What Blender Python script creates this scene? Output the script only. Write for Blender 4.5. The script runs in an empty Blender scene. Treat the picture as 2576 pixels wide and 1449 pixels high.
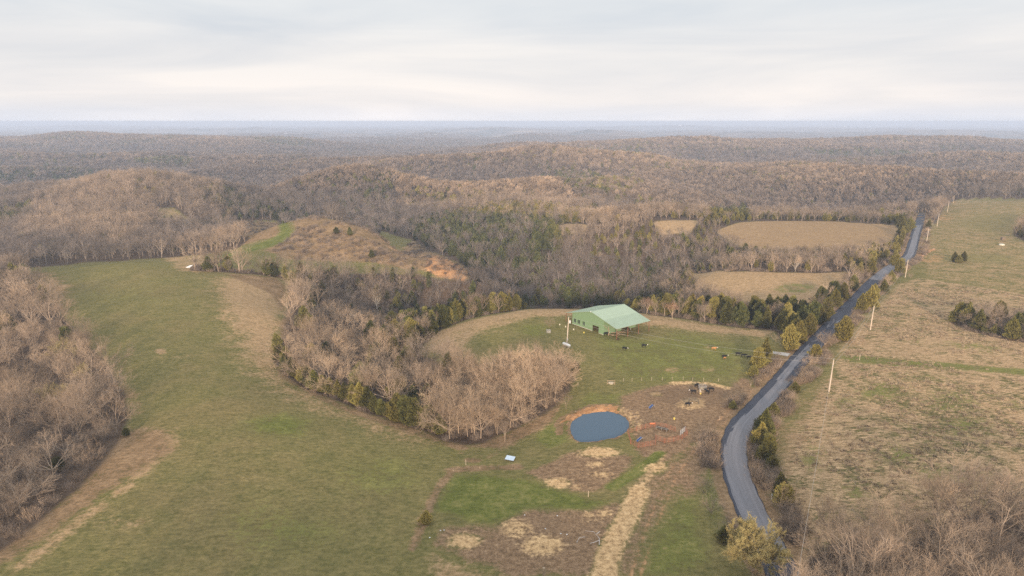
import bpy, bmesh, math, random
import numpy as np
from mathutils import Vector, Matrix
R = math.radians
random.seed(7); rng = np.random.default_rng(7)
scene = bpy.context.scene
COL = scene.collection

# ------------------------------------------------------------------ camera
CAM_H = 80.0; FPX = 682.7; TILT = R(13.72)
cam_d = bpy.data.cameras.new('camera'); cam = bpy.data.objects.new('camera', cam_d); COL.objects.link(cam)
cam_d.sensor_width = 36.0; cam_d.lens = 36.0 * FPX / 1024.0
cam_d.clip_start = 0.5; cam_d.clip_end = 120000.0
cam.location = (0, 0, CAM_H); cam.rotation_euler = (R(90) - TILT, 0, 0)
scene.camera = cam

# ------------------------------------------------------------------ world, sun, exposure
SUN_EL, SUN_AZ = 12.0, -6.0            # the sun stands low behind the camera
sd = Vector((math.sin(R(SUN_AZ)) * math.cos(R(SUN_EL)), -math.cos(R(SUN_AZ)) * math.cos(R(SUN_EL)), math.sin(R(SUN_EL))))
sun_d = bpy.data.lights.new('sun', 'SUN'); sun = bpy.data.objects.new('sun', sun_d); COL.objects.link(sun)
sun_d.energy = 4.2; sun_d.angle = R(4); sun_d.color = (1.0, 0.80, 0.62)
sun.rotation_euler = sd.to_track_quat('Z', 'Y').to_euler(); sun.location = sd * 300
world = bpy.data.worlds.new('World'); scene.world = world; world.use_nodes = True
wt = world.node_tree; wt.nodes.clear()
def wn(t, **k):
    n = wt.nodes.new(t)
    for a, b in k.items(): setattr(n, a, b)
    return n
w_out = wn('ShaderNodeOutputWorld'); w_bg = wn('ShaderNodeBackground'); w_bg.inputs[1].default_value = 0.106
sky = wn('ShaderNodeTexSky', sky_type='NISHITA', sun_disc=False, sun_elevation=R(SUN_EL), sun_rotation=math.atan2(sd.x, sd.y) , altitude=300, air_density=1.0, dust_density=2.0)
tc = wn('ShaderNodeTexCoord'); sep = wn('ShaderNodeSeparateXYZ'); wt.links.new(tc.outputs['Generated'], sep.inputs[0])
ramp = wn('ShaderNodeValToRGB'); wt.links.new(sep.outputs['Z'], ramp.inputs[0])
cr = ramp.color_ramp; cr.interpolation = 'EASE'
cr.elements[0].position = 0.0; cr.elements[0].color = (0.84, 0.82, 0.84, 1)
cr.elements[1].position = 1.0; cr.elements[1].color = (0.95, 1.0, 1.07, 1)
for p, c in ((0.03, (0.82, 0.78, 0.76)), (0.08, (0.77, 0.75, 0.74)), (0.15, (0.71, 0.725, 0.735)), (0.24, (0.70, 0.735, 0.765)), (0.5, (0.80, 0.85, 0.91))):
    e = cr.elements.new(p); e.color = (*c, 1)
mp = wn('ShaderNodeMapping'); mp.inputs['Scale'].default_value = (1.3, 1.3, 11.0); mp.inputs['Rotation'].default_value = (R(2), R(-3), 0)
wt.links.new(tc.outputs['Generated'], mp.inputs[0])
nz = wn('ShaderNodeTexNoise'); nz.inputs['Scale'].default_value = 1.5; nz.inputs['Detail'].default_value = 6; nz.inputs['Roughness'].default_value = 0.52; nz.inputs['Distortion'].default_value = 0.5
wt.links.new(mp.outputs[0], nz.inputs[0])
r2 = wn('ShaderNodeValToRGB'); wt.links.new(nz.outputs[0], r2.inputs[0])
r2.color_ramp.elements[0].position = 0.33; r2.color_ramp.elements[0].color = (0.86, 0.90, 0.955, 1)
r2.color_ramp.elements[1].position = 0.66; r2.color_ramp.elements[1].color = (1.13, 1.105, 1.08, 1)
mul = wn('ShaderNodeMix', data_type='RGBA', blend_type='MULTIPLY'); mul.inputs[0].default_value = 1.0
wt.links.new(ramp.outputs[0], mul.inputs[6]); wt.links.new(r2.outputs[0], mul.inputs[7])
sc10 = wn('ShaderNodeVectorMath', operation='SCALE'); sc10.inputs['Scale'].default_value = 10.0   # the cloud deck, in the sky's units
wt.links.new(mul.outputs[2], sc10.inputs[0])
mx = wn('ShaderNodeMix', data_type='RGBA'); mx.inputs[0].default_value = 0.96
wt.links.new(sky.outputs[0], mx.inputs[6]); wt.links.new(sc10.outputs[0], mx.inputs[7])
wt.links.new(mx.outputs[2], w_bg.inputs[0]); wt.links.new(w_bg.outputs[0], w_out.inputs[0])
scene.view_settings.view_transform = 'Standard'; scene.view_settings.look = 'None'
scene.view_settings.exposure = 0.08; scene.view_settings.gamma = 1.0; scene.view_settings.use_curve_mapping = False
cy = scene.cycles
cy.max_bounces = 5; cy.diffuse_bounces = 2; cy.glossy_bounces = 2; cy.transmission_bounces = 2; cy.volume_bounces = 2; cy.transparent_max_bounces = 6
cy.use_fast_gi = False
cy.use_denoising = False

# ------------------------------------------------------------------ helpers
def px(x, y):                           # a point of the photograph (2576 wide) to camera-plane units
    a = (x * 0.397516 - 512) / FPX; b = (288 - y * 0.397516) / FPX
    yy = math.cos(TILT) + b * math.sin(TILT)
    return a / yy, (-math.sin(TILT) + b * math.cos(TILT)) / yy     # u = X/Y, slope of the ray
def vnoise(x, y, seed=0):
    xi = np.floor(x).astype(np.int64); yi = np.floor(y).astype(np.int64); fx = x - xi; fy = y - yi
    fx = fx * fx * (3 - 2 * fx); fy = fy * fy * (3 - 2 * fy)
    def h(a, b):
        n = (a * 374761393 + b * 668265263 + seed * 974634777) & 0xFFFFFFFF
        n = ((n ^ (n >> 13)) * 1274126177) & 0xFFFFFFFF
        return ((n ^ (n >> 16)) & 0xFFFF) / 65535.0
    return (h(xi, yi) * (1 - fx) + h(xi + 1, yi) * fx) * (1 - fy) + (h(xi, yi + 1) * (1 - fx) + h(xi + 1, yi + 1) * fx) * fy
def fbm(x, y, o=4, seed=0):
    s = 0; a = 0.5; t = 0
    for i in range(o):
        s = s + a * vnoise(x * 2 ** i + 31.7 * i, y * 2 ** i - 17.3 * i, seed + i); t += a; a *= 0.5
    return s / t
def tag(o, label=None, cat=None, group=None, kind=None):
    if label: o['label'] = label
    if cat: o['category'] = cat
    if group: o['group'] = group
    if kind: o['kind'] = kind
    return o
def smooth(a, b, x): t = np.clip((x - a) / (b - a), 0, 1); return t * t * (3 - 2 * t)

# ------------------------------------------------------------------ terrain shape
CP = []                                  # (u, ln Y, z)
def P(x, y, z):
    u, s = px(x, y); Y = (z - CAM_H) / s; CP.append((u, math.log(Y), z))
def C(x, y, Y, h=14):
    u, s = px(x, y); CP.append((u, math.log(Y), CAM_H + s * Y - h))
def Hd(x, Y, z):
    u, s = px(x, 600); CP.append((u, math.log(Y), z))
for x in (-600, 100, 700, 1300, 1900, 2500, 3100): P(x, 1460, 0)
for x in (-600, 300, 1288, 2200, 3100): Hd(x, 45, 0)
for a in ((400,1200,0),(700,1200,0),(1000,1200,-1),(1400,1180,-1),(1850,1150,0),(2300,1150,1),(60,1250,-3),(0,1000,-7),(-400,1100,-9),
          (-300,900,-9),(350,900,0),(500,800,1),(620,1000,0),(850,1060,-2),(1180,1130,-3),(600,760,0),(690,800,-2),(250,720,1),(100,690,0),
          (450,668,2),(300,660,1),(560,652,1),(620,637,1),(700,600,2),(720,562,3),(850,562,2),(960,602,-3),(1040,650,-9),(1180,700,-16),(1110,650,-9),
          (600,690,0),(1000,1000,-5),(900,900,-10),(800,800,-10),(850,720,-14),(1000,780,-22),(1100,900,-3),
          (1100,855,-3),(1200,805,-1),(1350,778,0),(1500,800,0),(1640,800,-.5),(1960,832,-2),(1500,930,-1),(1800,900,-1),(1900,990,-1),(1510,1070,-1.5),
          (1300,1090,-4),(1300,1000,-3),(2045,867,-.5),(2100,800,0),(2233,680,-2),(2288,650,-1),(2318,548,-3),(2200,800,.5),(2200,930,1),
          (2450,500,0),(2576,498,0),(2900,498,0),(2400,600,1),(2576,700,1),(2900,700,0),(2400,800,1),
          (1900,555,-2),(2250,566,-1),(2000,600,-4),(1800,686,-6),(2100,688,-3),(1900,740,-7),(2000,640,-8),(1650,552,-4),(1450,575,-14),
          (2330,560,-2),(2385,515,0)): P(*a)
for X, Y in ((24,266),(35,251),(39,245),(54,256),(45,268),(36,280)): CP.append((X / Y, math.log(Y), 0.0))
for a in ((1100,310,-14),(1200,320,-15),(1350,335,-17),(1500,335,-16),(1640,330,-14),(1350,390,-33),(1600,390,-28),(1800,320,-9),(1900,300,-7),(1100,390,-36),(1000,360,-30)): Hd(*a)
for a in ((1200,690,450,12),(1250,620,560,11),(1250,560,680,12),(1250,520,780,12),(1100,470,900,12),(960,420,1000,14),(1070,434,1000),(1240,440,980),(1400,490,900),
          (1500,520,850),(1640,535,790),(880,427,1000),(760,455,960),(700,478,940),(760,520,800),(800,560,720),(1000,530,760),(900,600,590),(1000,640,500,12),
          (1340,640,520,12),(1600,620,520,12),(1500,700,430,12),(1700,640,470,12),
          (350,440,800),(280,448,795),(200,471,790),(125,491,770),(0,512,750),(-150,530,740),(435,444,800),(500,462,785),(575,478,770),(650,512,740),(340,500,690),(340,560,560),(150,600,500),(500,575,560),
          (300,622,440,15),(100,640,440,15),(500,600,460,15),
          (60,480,1050),(60,430,1400),(200,440,1350),(700,440,1350),(640,460,1200),(100,405,1700),(300,400,1750),(500,400,1750),(0,385,2000),(300,385,2000),(600,385,2100),
          (0,354,2700),(240,336,3000),(335,355,2850),(430,349,2800),(530,347,2800),(640,374,2500),(100,356,2750),(780,355,3300),(700,345,3600),(900,410,2100),(1020,405,2100),(900,385,3000),(1010,380,3100),(1000,352,5000),(800,366,3900),(1150,360,4300),(780,400,2000),
          (1300,376,1600),(1370,372,1600),(1200,400,1450),(1100,418,1350),(1560,378,1600),(1700,398,1450),(1900,420,1250),(2100,425,1200),(2300,432,1150),(2576,440,1000),
          (1500,470,1000),(1400,460,1150),(1700,500,900),(2000,500,850),(2200,520,750),(1700,540,730),(2330,482,720),(2500,470,830),
          (1600,365,2300),(1700,347,2500),(1870,350,2500),(1980,378,2100),(2100,362,2500),(2200,345,2700),(2400,345,2700),(2576,348,2700),(2200,395,1600),(2400,390,1600),(2576,395,1500),
          (1300,362,2600),(1500,362,2700),(-300,400,1800),(-300,345,2700),(2900,345,2700),(2900,430,1100)): C(*a)
for a in ((600,1150,-50),(340,1100,-58),(100,1180,-60),(960,1200,-58),(1240,1180,-52),(1500,1350,-40),(1900,1900,-50),(2300,1400,-45),(1300,2000,-55),(1600,1900,-45),(240,3700,-60),(500,3700,-60),(1800,3300,-50),(2300,3300,-50),(-300,1200,-55),
          (400,2300,-55),(2400,2000,-50)): Hd(*a)
for x in (-600, 0, 600, 1200, 1800, 2400, 3100):
    for Y, z in ((5000, -78), (8000, -76), (14000, -66), (26000, -56), (45000, -50)): Hd(x, Y, z)
CP = np.array(CP)
def tps_k(r2): return 0.5 * r2 * np.log(r2 + 1e-12)
n = len(CP); d2 = (CP[:, None, 0] - CP[None, :, 0]) ** 2 + (CP[:, None, 1] - CP[None, :, 1]) ** 2
A = np.zeros((n + 3, n + 3)); A[:n, :n] = tps_k(d2) + np.eye(n) * 2e-4; A[:n, n] = 1; A[:n, n + 1] = CP[:, 0]; A[:n, n + 2] = CP[:, 1]; A[n:, :n] = A[:n, n:].T
Wt = np.linalg.solve(A, np.concatenate([CP[:, 2], np.zeros(3)]))
def tps(u, v):
    out = np.empty(u.shape); uf = u.ravel(); vf = v.ravel(); of = out.ravel()
    for i in range(0, uf.size, 40000):
        a = uf[i:i + 40000]; b = vf[i:i + 40000]
        k = tps_k((a[:, None] - CP[None, :, 0]) ** 2 + (b[:, None] - CP[None, :, 1]) ** 2)
        of[i:i + 40000] = k @ Wt[:n] + Wt[n] + Wt[n + 1] * a + Wt[n + 2] * b
    return of.reshape(u.shape)
NU, V1, V2 = 760, 430, 330
ug = np.linspace(-1.15, 1.15, NU)
vg = np.concatenate([np.linspace(math.log(42), math.log(460), V1, endpoint=False), np.linspace(math.log(460), math.log(46000), V2)])
NV = len(vg)
# coarse solve, then bilinear: the thin plate is smooth
uc = np.linspace(-1.15, 1.15, 231); vc = np.linspace(vg[0], vg[-1], 300)
ZC = tps(*np.meshgrid(uc, vc, indexing='ij'))
def bil(Z, ua, va, u, v):
    fi = np.interp(u, ua, np.arange(len(ua))); fj = np.interp(v, va, np.arange(len(va)))
    i = np.minimum(fi.astype(int), len(ua) - 2); j = np.minimum(fj.astype(int), len(va) - 2); a = fi - i; b = fj - j
    return (Z[i, j] * (1 - b) + Z[i, j + 1] * b) * (1 - a) + (Z[i + 1, j] * (1 - b) + Z[i + 1, j + 1] * b) * a
U, V = np.meshgrid(ug, vg, indexing='ij')
YY = np.exp(V); XX = U * YY
ZZ = bil(ZC, uc, vc, U, V)
# spurs and hollows of the wooded hills, and the rolling plateau far off
rg = 1 - np.abs(2 * fbm(XX / 420, YY / 420, 4, 11) - 1) * 2
ZZ += (rg - 0.50) * (26 - 10 * smooth(1500, 2200, YY)) * smooth(520, 900, YY) * (1 - smooth(3000, 5000, YY))
rg2 = 1 - np.abs(2 * fbm(XX / 1500, YY / 1500, 4, 23) - 1) * 2
ZZ += (rg2 - 0.45) * 62 * smooth(3000, 6000, YY) * (1 - 0.4 * smooth(15000, 30000, YY))
# rounded knobs standing out of the hazy distance
for hx_, D_, hh_, hr_ in ((235,3300,14,240),(700,3900,20,200),(860,5200,30,320),(1000,6000,38,420),(1085,6600,34,420),(1560,4300,16,300),(1250,2500,12,260),(1950,1750,10,200),(2330,2200,9,240),(400,6200,24,600),
                          (90,5200,26,480),(1320,5600,34,420),(1500,7200,40,600),(1900,6800,42,700),(2400,7400,40,700),(1250,9500,45,900),(600,10500,45,1100),(2100,11000,48,1200),(1700,14000,50,1500),(200,14500,50,1500)):
    u_ = px(hx_, 340)[0]; ZZ += hh_ * np.exp(-(((XX - u_ * D_) / hr_) ** 2 + ((YY - D_) / (hr_ * .8)) ** 2))
ZZ -= (XX ** 2 + YY ** 2) / (2 * 8.6e6)          # the curve of the earth
ZZ += (fbm(XX / 26, YY / 26, 3, 5) - 0.5) * 0.8 * (1 - smooth(400, 900, YY))
# the pond's bowl
pond_z = -2.1
POND = []
for a, b in ((420,1290),(436,1250),(500,1208),(580,1180),(660,1163),(740,1159),(820,1166),(890,1185),(945,1215),(975,1255),(978,1300),(955,1345),(900,1385),(830,1408),(740,1425),(640,1442),(560,1450),(500,1443),(455,1415),(432,1370),(419,1330)):
    u_, s_ = px(1320.7 + .2691 * a, 723.3 + .2691 * b); y_ = (pond_z - CAM_H) / s_; POND.append((u_ * y_, y_))
POND = np.array(POND); PX_, PY = POND.mean(0)
def sdist(poly, x, y):                   # signed distance, inside positive
    d = np.full(x.shape, 1e18); ins = np.zeros(x.shape, bool)
    for i in range(len(poly)):
        ax, ay = poly[i]; bx, by = poly[(i + 1) % len(poly)]
        ex, ey = bx - ax, by - ay; L = ex * ex + ey * ey + 1e-12
        t = np.clip(((x - ax) * ex + (y - ay) * ey) / L, 0, 1)
        d = np.minimum(d, (x - ax - t * ex) ** 2 + (y - ay - t * ey) ** 2)
        c = ((ay > y) != (by > y)) & (x < (bx - ax) * (y - ay) / (by - ay + 1e-12) + ax); ins ^= c
    d = np.sqrt(d); return np.where(ins, d, -d)
pd = np.full(XX.shape, 9.0); pm_ = (np.abs(XX - PX_) < 30) & (np.abs(YY - PY) < 30); pd[pm_] = 1 - sdist(POND, XX[pm_], YY[pm_]) / 9.0
pd = pd + np.where(pd > 1.02, (fbm(XX / 2.5, YY / 2.5, 3, 61) - .5) * .22, 0)
bank = pond_z + 0.45 + (ZZ - pond_z - 0.45) * smooth(1.02, 1.35, pd)
ZZ = np.where(pd < 1.35, bank, ZZ)
ZZ = np.where(pd < 1.06, pond_z + 0.45 - (1.06 - pd) * 6.0, ZZ); ZZ = np.maximum(ZZ, np.where(pd < 1.06, pond_z - 1.2, -999))
def ground(x, y):
    x = np.asarray(x, float); y = np.asarray(y, float)
    return bil(ZZ, ug, vg, x / y, np.log(y))
def unproj(x, y, zoff=0.0):              # a picture point of the photograph onto the terrain
    u, s = px(x, y)
    Yt = np.exp(np.linspace(vg[0], vg[-1], 3000)); z = CAM_H + s * Yt
    g = bil(ZZ, ug, vg, np.full(3000, u), np.log(Yt)) + zoff
    k = np.argmax(z < g)
    if not (z < g).any(): k = 2999
    k = max(k, 1); t = (z[k - 1] - g[k - 1]) / max(1e-9, (z[k - 1] - g[k - 1]) - (z[k] - g[k]))
    Yk = Yt[k - 1] + (Yt[k] - Yt[k - 1]) * t
    return np.array([u * Yk, Yk])
def upoly(pts): return np.array([unproj(*p) for p in pts])
def dline(pts, x, y):
    d = np.full(x.shape, 1e18)
    for i in range(len(pts) - 1):
        ax, ay = pts[i]; bx, by = pts[i + 1]; ex, ey = bx - ax, by - ay; L = ex * ex + ey * ey + 1e-12
        t = np.clip(((x - ax) * ex + (y - ay) * ey) / L, 0, 1)
        d = np.minimum(d, (x - ax - t * ex) ** 2 + (y - ay - t * ey) ** 2)
    return np.sqrt(d)

# ------------------------------------------------------------------ land use
OPEN_MAIN = [(50,676),(160,666),(300,656),(400,649),(470,643),(520,639),(600,624),(628,600),(600,575),(560,558),(700,555),(850,556),(960,580),(1040,604),(1090,634),
  (1178,674),(1184,700),(1170,708),(1100,702),(1040,690),(960,688),(880,690),(800,692),(748,702),(726,720),(724,790),(712,850),(692,890),(697,915),(712,940),(760,975),(850,1010),(930,1042),(1020,1066),(1080,1090),(1110,1108),(1170,1120),(1215,1116),
  (1250,1098),(1330,1062),(1400,1022),(1436,975),(1440,935),(1380,940),(1250,950),(1130,930),(1050,890),(1062,868),(1100,834),(1190,799),(1300,782),(1350,776),(1450,776),
  (1550,781),(1640,793),(1760,808),(1950,832),(1965,850),(1990,872),(2040,838),(2100,780),(2160,722),(2212,680),(2262,650),(2283,612),(2296,560),(2306,535),(2330,535),
  (2352,566),(2388,512),(2405,502),(2576,499),(2900,498),(3150,1700),(-620,1700),(-600,1560),(0,1388),(110,1303),(200,1228),(255,1168),(300,1108),(322,1055),(316,1000),(280,935),
  (222,870),(160,800),(104,745),(66,700)]
FIELD1 = [(1800,582),(1850,562),(1900,556),(2100,557),(2250,566),(2262,577),(2235,620),(2150,642),(2000,645),(1890,636),(1830,604)]
FIELD2 = [(1735,686),(1830,684),(1950,685),(2060,687),(2132,683),(2126,704),(2080,752),(2030,795),(1950,790),(1870,775),(1810,755),(1750,720)]
FIELD3 = [(1640,556),(1700,552),(1760,556),(1735,590),(1660,590)]
FIELD4 = [(1395,572),(1425,562),(1480,566),(1470,588),(1412,592)]
CLEAR1 = [(395,528),(425,520),(448,528),(468,548),(545,562),(500,572),(430,566),(400,548)]
WOOD_R1 = [(2010,1640),(2008,1460),(2040,1395),(2120,1358),(2200,1352),(2290,1362),(2370,1312),(2450,1290),(2576,1280),(2900,1290),(2900,1690),(2030,1690)]
WOOD_R2 = [(2388,812),(2450,836),(2520,852),(2700,885),(2800,870),(2700,838),(2576,818),(2480,806),(2420,798)]
WOOD_R3 = [(2548,592),(2576,606),(2700,640),(2800,600),(2700,560),(2600,556),(2552,572)]
openp = [upoly(p) for p in (OPEN_MAIN, FIELD1, FIELD2, FIELD3, FIELD4, CLEAR1)]
WOOD_S = [(478,681),(540,684),(600,688),(700,698),(724,706),(730,694),(640,684),(560,674),(490,668)]
woodp = [upoly(p) for p in (WOOD_R1, WOOD_R2, WOOD_R3, WOOD_S)]
FARM = np.array([[0, 0]])
def open_sd(x, y):                       # positive in open land
    x = np.asarray(x, float); y = np.asarray(y, float); s = np.full(x.shape, -1e4); m = y < 1100
    if m.any():
        xm, ym = x[m], y[m]; r = np.full(xm.shape, -1e4)
        for p in openp: r = np.maximum(r, sdist(p, xm, ym))
        for p in woodp: r = np.minimum(r, -sdist(p, xm, ym))
        s[m] = r
    return s

ROAD = [(2010,1540),(1974,1449),(1948,1400),(1920,1345),(1893,1292),(1871,1240),(1852,1188),(1846,1146),(1847,1115),(1863,1070),(1891,1039),(1931,997),(1973,949),(2008,907),
        (2046,867),(2097,812),(2132,776),(2164,744),(2184,721),(2210,697),(2236,676),(2262,662),(2284,646),(2294,625),(2303,590),(2314,556),(2320,536)]
rd = upoly(ROAD)
def catmull(p, per):
    p = np.array(p); q = np.vstack([2 * p[0] - p[1], p, 2 * p[-1] - p[-2]]); out = []
    for i in range(1, len(q) - 2):
        for t in np.linspace(0, 1, per, endpoint=False):
            a, b, c, d = q[i - 1], q[i], q[i + 1], q[i + 2]
            out.append(0.5 * ((2 * b) + (c - a) * t + (2 * a - 5 * b + 4 * c - d) * t * t + (3 * b - a - 3 * c + d) * t ** 3))
    out.append(q[-2]); return np.array(out)
rdc = catmull(rd, 8)
for _ in range(6): rdc[1:-1] = (rdc[:-2] + 2 * rdc[1:-1] + rdc[2:]) / 4
RW = 3.2
# level the terrain under the road
near = (YY < 700)
dr = np.full(ZZ.shape, 1e3); dr[near] = dline(rdc, XX[near], YY[near])
rz = ground(rdc[:, 0], rdc[:, 1]) 
for _ in range(30): rz[1:-1] = (rz[:-2] + 2 * rz[1:-1] + rz[2:]) / 4
mm = dr < 9
idx = np.argmin((XX[mm][:, None] - rdc[None, :, 0]) ** 2 + (YY[mm][:, None] - rdc[None, :, 1]) ** 2, axis=1)
wgt = 1 - smooth(RW + 1.2, 9, dr[mm]); ZZ[mm] = ZZ[mm] * (1 - wgt) + (rz[idx] - 0.15) * wgt

# ------------------------------------------------------------------ ground cover masks, one value per terrain point
names = ['green', 'tan', 'brown', 'forest', 'mud', 'straw', 'clay', 'hay']
M = {k: np.zeros(ZZ.shape, np.float32) for k in names}
def paint(key, pts, soft=3.0, val=1.0, world=False, erase=()):
    p = np.array(pts) if world else upoly(pts)
    x0, y0 = p.min(0) - soft; x1, y1 = p.max(0) + soft
    m = (XX > x0) & (XX < x1) & (YY > y0) & (YY < y1)
    if not m.any(): return
    s = smooth(-soft, soft, sdist(p, XX[m], YY[m])) * val
    M[key][m] = np.maximum(M[key][m], s)
    for e in erase: M[e][m] *= (1 - s)
def stroke(key, pts, w, soft=1.0, val=1.0, erase=()):
    p = upoly(pts); r = w + soft; m = (XX > p[:, 0].min() - r) & (XX < p[:, 0].max() + r) & (YY > p[:, 1].min() - r) & (YY < p[:, 1].max() + r)
    s = (1 - smooth(w - soft, w + soft, dline(p, XX[m], YY[m]))) * val
    M[key][m] = np.maximum(M[key][m], s)
    for e in erase: M[e][m] *= (1 - s)
def ell(cx, cy, rx, ry, k=14): return [(cx + rx * math.cos(2 * math.pi * i / k) * random.uniform(.88, 1.1), cy + ry * math.sin(2 * math.pi * i / k) * random.uniform(.85, 1.12)) for i in range(k)]
osd = np.full(ZZ.shape, -1e4); osd[YY < 1100] = open_sd(XX[YY < 1100], YY[YY < 1100])
M['forest'] = (1 - smooth(-3, 3, osd)).astype(np.float32)
# left field
paint('tan', [(540,700),(700,700),(722,720),(715,850),(690,900),(720,960),(850,1030),(1020,1085),(1100,1115),(1000,1095),(860,1050),(700,985),(610,900),(560,800)], 14, .85)
paint('tan', [(400,640),(520,640),(560,660),(500,690),(440,680)], 5, .6)
paint('brown', [(560,690),(700,700),(722,725),(715,790),(680,740),(600,705)], 3, .8)
stroke('brown', [(722,800),(705,880),(712,945),(850,1020),(1080,1098),(1160,1125)], 2.2, 1.5, .7)
paint('brown', [(50,690),(180,720),(180,800),(120,850),(60,780)], 8, .7)
stroke('brown', [(120,820),(220,900),(330,1000)], 3, 3, .5)
paint('brown', [(250,1140),(300,1080),(420,1080),(440,1130),(330,1200),(200,1290),(60,1390),(-50,1449),(-60,1380),(170,1245)], 5, .9)
stroke('tan', [(440,1110),(330,1210),(200,1310),(60,1420)], 2.5, 2.5, .6)
paint('tan', ell(405,884,16,8), 1.5, .8); paint('tan', ell(640,900,40,15), 5, .45); paint('tan', ell(310,1310,90,14), 3, .45); paint('tan', ell(450,900,60,20), 9, .3)
paint('green', ell(700,1070,90,30), 7, .75); paint('green', ell(300,740,130,30), 12, .3); paint('green', ell(700,1330,160,60), 12, .55); paint('green', ell(950,1200,120,60), 9, .45)
paint('green', [(660,563),(690,560),(728,572),(738,585),(720,605),(660,625),(560,650),(540,645),(640,615),(690,598),(705,580)], 3, .95)
# knob of brush and clay
paint('brown', [(560,556),(850,556),(1040,604),(1184,680),(1170,712),(1060,680),(940,660),(720,652),(660,630),(720,605),(745,580),(700,560)], 4, .95)
paint('brown', [(560,560),(670,560),(705,582),(690,596),(600,620),(628,600)], 4, .95)
paint('clay', [(1085,640),(1130,652),(1186,690),(1176,712),(1100,700),(1070,680)], 3, .75); paint('clay', [(940,590),(1000,610),(1080,640),(1040,650),(960,615)], 4, .35)
# barn field
paint('tan', [(1050,890),(1100,834),(1300,782),(1450,776),(1640,793),(1960,832),(1950,850),(1640,820),(1440,795),(1330,800),(1200,840),(1150,900)], 6, .75)
paint('green', [(1480,830),(1640,850),(1700,830),(1900,870),(1870,950),(1700,975),(1560,960),(1500,900)], 9, .55)
paint('green', ell(1340,830,50,18), 5, .55); paint('green', [(1470,985),(1600,990),(1560,1020),(1440,1030)], 3, .5)
for e in (ell(1690,931,22,8), ell(1780,928,20,9), ell(1780,875,14,5)): paint('tan', e, 1.5, .9)
paint('tan', ell(1200,835,70,8), 3, .4)
# farmyard mud round the feeder
MUDE = ('green', 'tan', 'brown')
paint('mud', [(1560,1000),(1640,972),(1700,966),(1780,965),(1850,975),(1880,960),(1895,985),(1850,1040),(1800,1080),(1760,1110),(1700,1150),(1640,1180),(1600,1130),(1590,1060),(1560,1030)], 2.5, 1, erase=MUDE)
paint('mud', [(1640,1180),(1700,1140),(1790,1080),(1800,1130),(1760,1240),(1700,1330),(1640,1449),(1500,1449),(1560,1300),(1600,1230)], 3, .75, erase=('green',))
paint('mud', [(1320,1190),(1450,1130),(1560,1140),(1600,1150),(1560,1200),(1500,1235),(1430,1240),(1380,1215)], 2.5, .95, erase=MUDE)
paint('mud', [(1320,1280),(1500,1270),(1590,1260),(1570,1340),(1530,1449),(1280,1449),(1150,1400),(1080,1370),(1120,1330),(1200,1320),(1260,1300)], 3, .9, erase=('green',))
paint('mud', ell(1245,1272,38,14), 1.5, .8); paint('mud', [(1840,960),(1880,960),(1890,985),(1850,1020),(1830,990)], 2, .7)
stroke('mud', [(1790,1075),(1840,1035),(1880,985),(1872,955)], 1.6, 1, .9)
paint('green', [(1140,1200),(1200,1190),(1330,1210),(1450,1245),(1530,1262),(1480,1285),(1330,1278),(1290,1300),(1240,1320),(1150,1300),(1090,1280)], 3.5, .95, erase=('mud',))
paint('green', [(1080,1100),(1180,1130),(1170,1160),(1060,1140)], 5, .4)
stroke('green', [(1660,1140),(1600,1190),(1540,1225)], 1.6, 1, .9, erase=('mud',))
paint('green', [(1620,1330),(1700,1230),(1760,1250),(1790,1420),(1700,1470),(1590,1449)], 4, .6, erase=('mud',))
paint('green', ell(1790,1240,22,90), 3, .6)
paint('tan', [(1080,1449),(1080,1390),(1180,1420),(1300,1449),(1300,1500),(1080,1500)], 3, .6)
stroke('brown', [(1138,1185),(1100,1230),(1070,1300),(1040,1380)], 1.2, 1, .7); stroke('brown', [(1138,1183),(1200,1178),(1300,1175)], 1.8, 1.2, .8); stroke('brown',[(1160,1140),(1230,1150),(1300,1110)],1.2,1.2,.5)
paint('brown', ell(1190,1158,26,8), 1, .8)
paint('brown', [(1180,1122),(1330,1062),(1400,1025),(1430,980),(1390,1060),(1260,1130)], 2, .8)
paint('forest', [(1610,985),(1690,972),(1850,978),(1840,1000),(1790,1030),(1690,1020),(1620,1005)], 3, .44); paint('forest', ell(1651,991,34,11), 1.5, .46)
stroke('straw', [(1606,1238),(1640,1190),(1672,1150)], 1.2, 1.2, .5); stroke('tan', [(1612,1232),(1650,1172),(1700,1122),(1760,1076),(1830,1030),(1878,988),(1876,960)], 2.0, 1.6, .55)
# straw left where bales were fed
for e, v in ((ell(1168,1361,40,21), 1), (ell(1296,1331,46,25), .8), (ell(1362,1372,56,29), .9), (ell(1405,1216,32,13), 1), (ell(1452,1225,22,10), .6), (ell(1510,1137,50,14), .95), (ell(1470,1143,34,9), .6), (ell(1505,1168,28,11), .6),
             (ell(1516,1195,36,13), .6), (ell(1478,1298,24,13), .6), (ell(1522,1292,22,12), .8), (ell(1648,1176,28,13), .95), (ell(1651,991,17,5.5), .95), (ell(1742,1015,40,16), .85), (ell(1760,985,26,9), .5)): paint('straw', e, 2.2, v * .86, erase=('mud',) if v > .9 else ())
stroke('straw', [(1690,964),(1740,962),(1790,966),(1830,976)], 1.3, 1, .8)
stroke('straw', [(1608,1235),(1580,1300),(1545,1360),(1530,1400),(1520,1449),(1490,1500)], 2.3, 1.6, .9, erase=('mud', 'green')); paint('straw', [(1480,1449),(1530,1410),(1560,1449),(1540,1500),(1440,1500)], 1.5, .9)
for k in (-14, 10): stroke('clay', [(1880 + k,985),(1850 + k,1030),(1800 + k,1078),(1740 + k,1130),(1690 + k,1200),(1650 + k,1300),(1600+k,1449)], .45, .4, .38)
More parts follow.
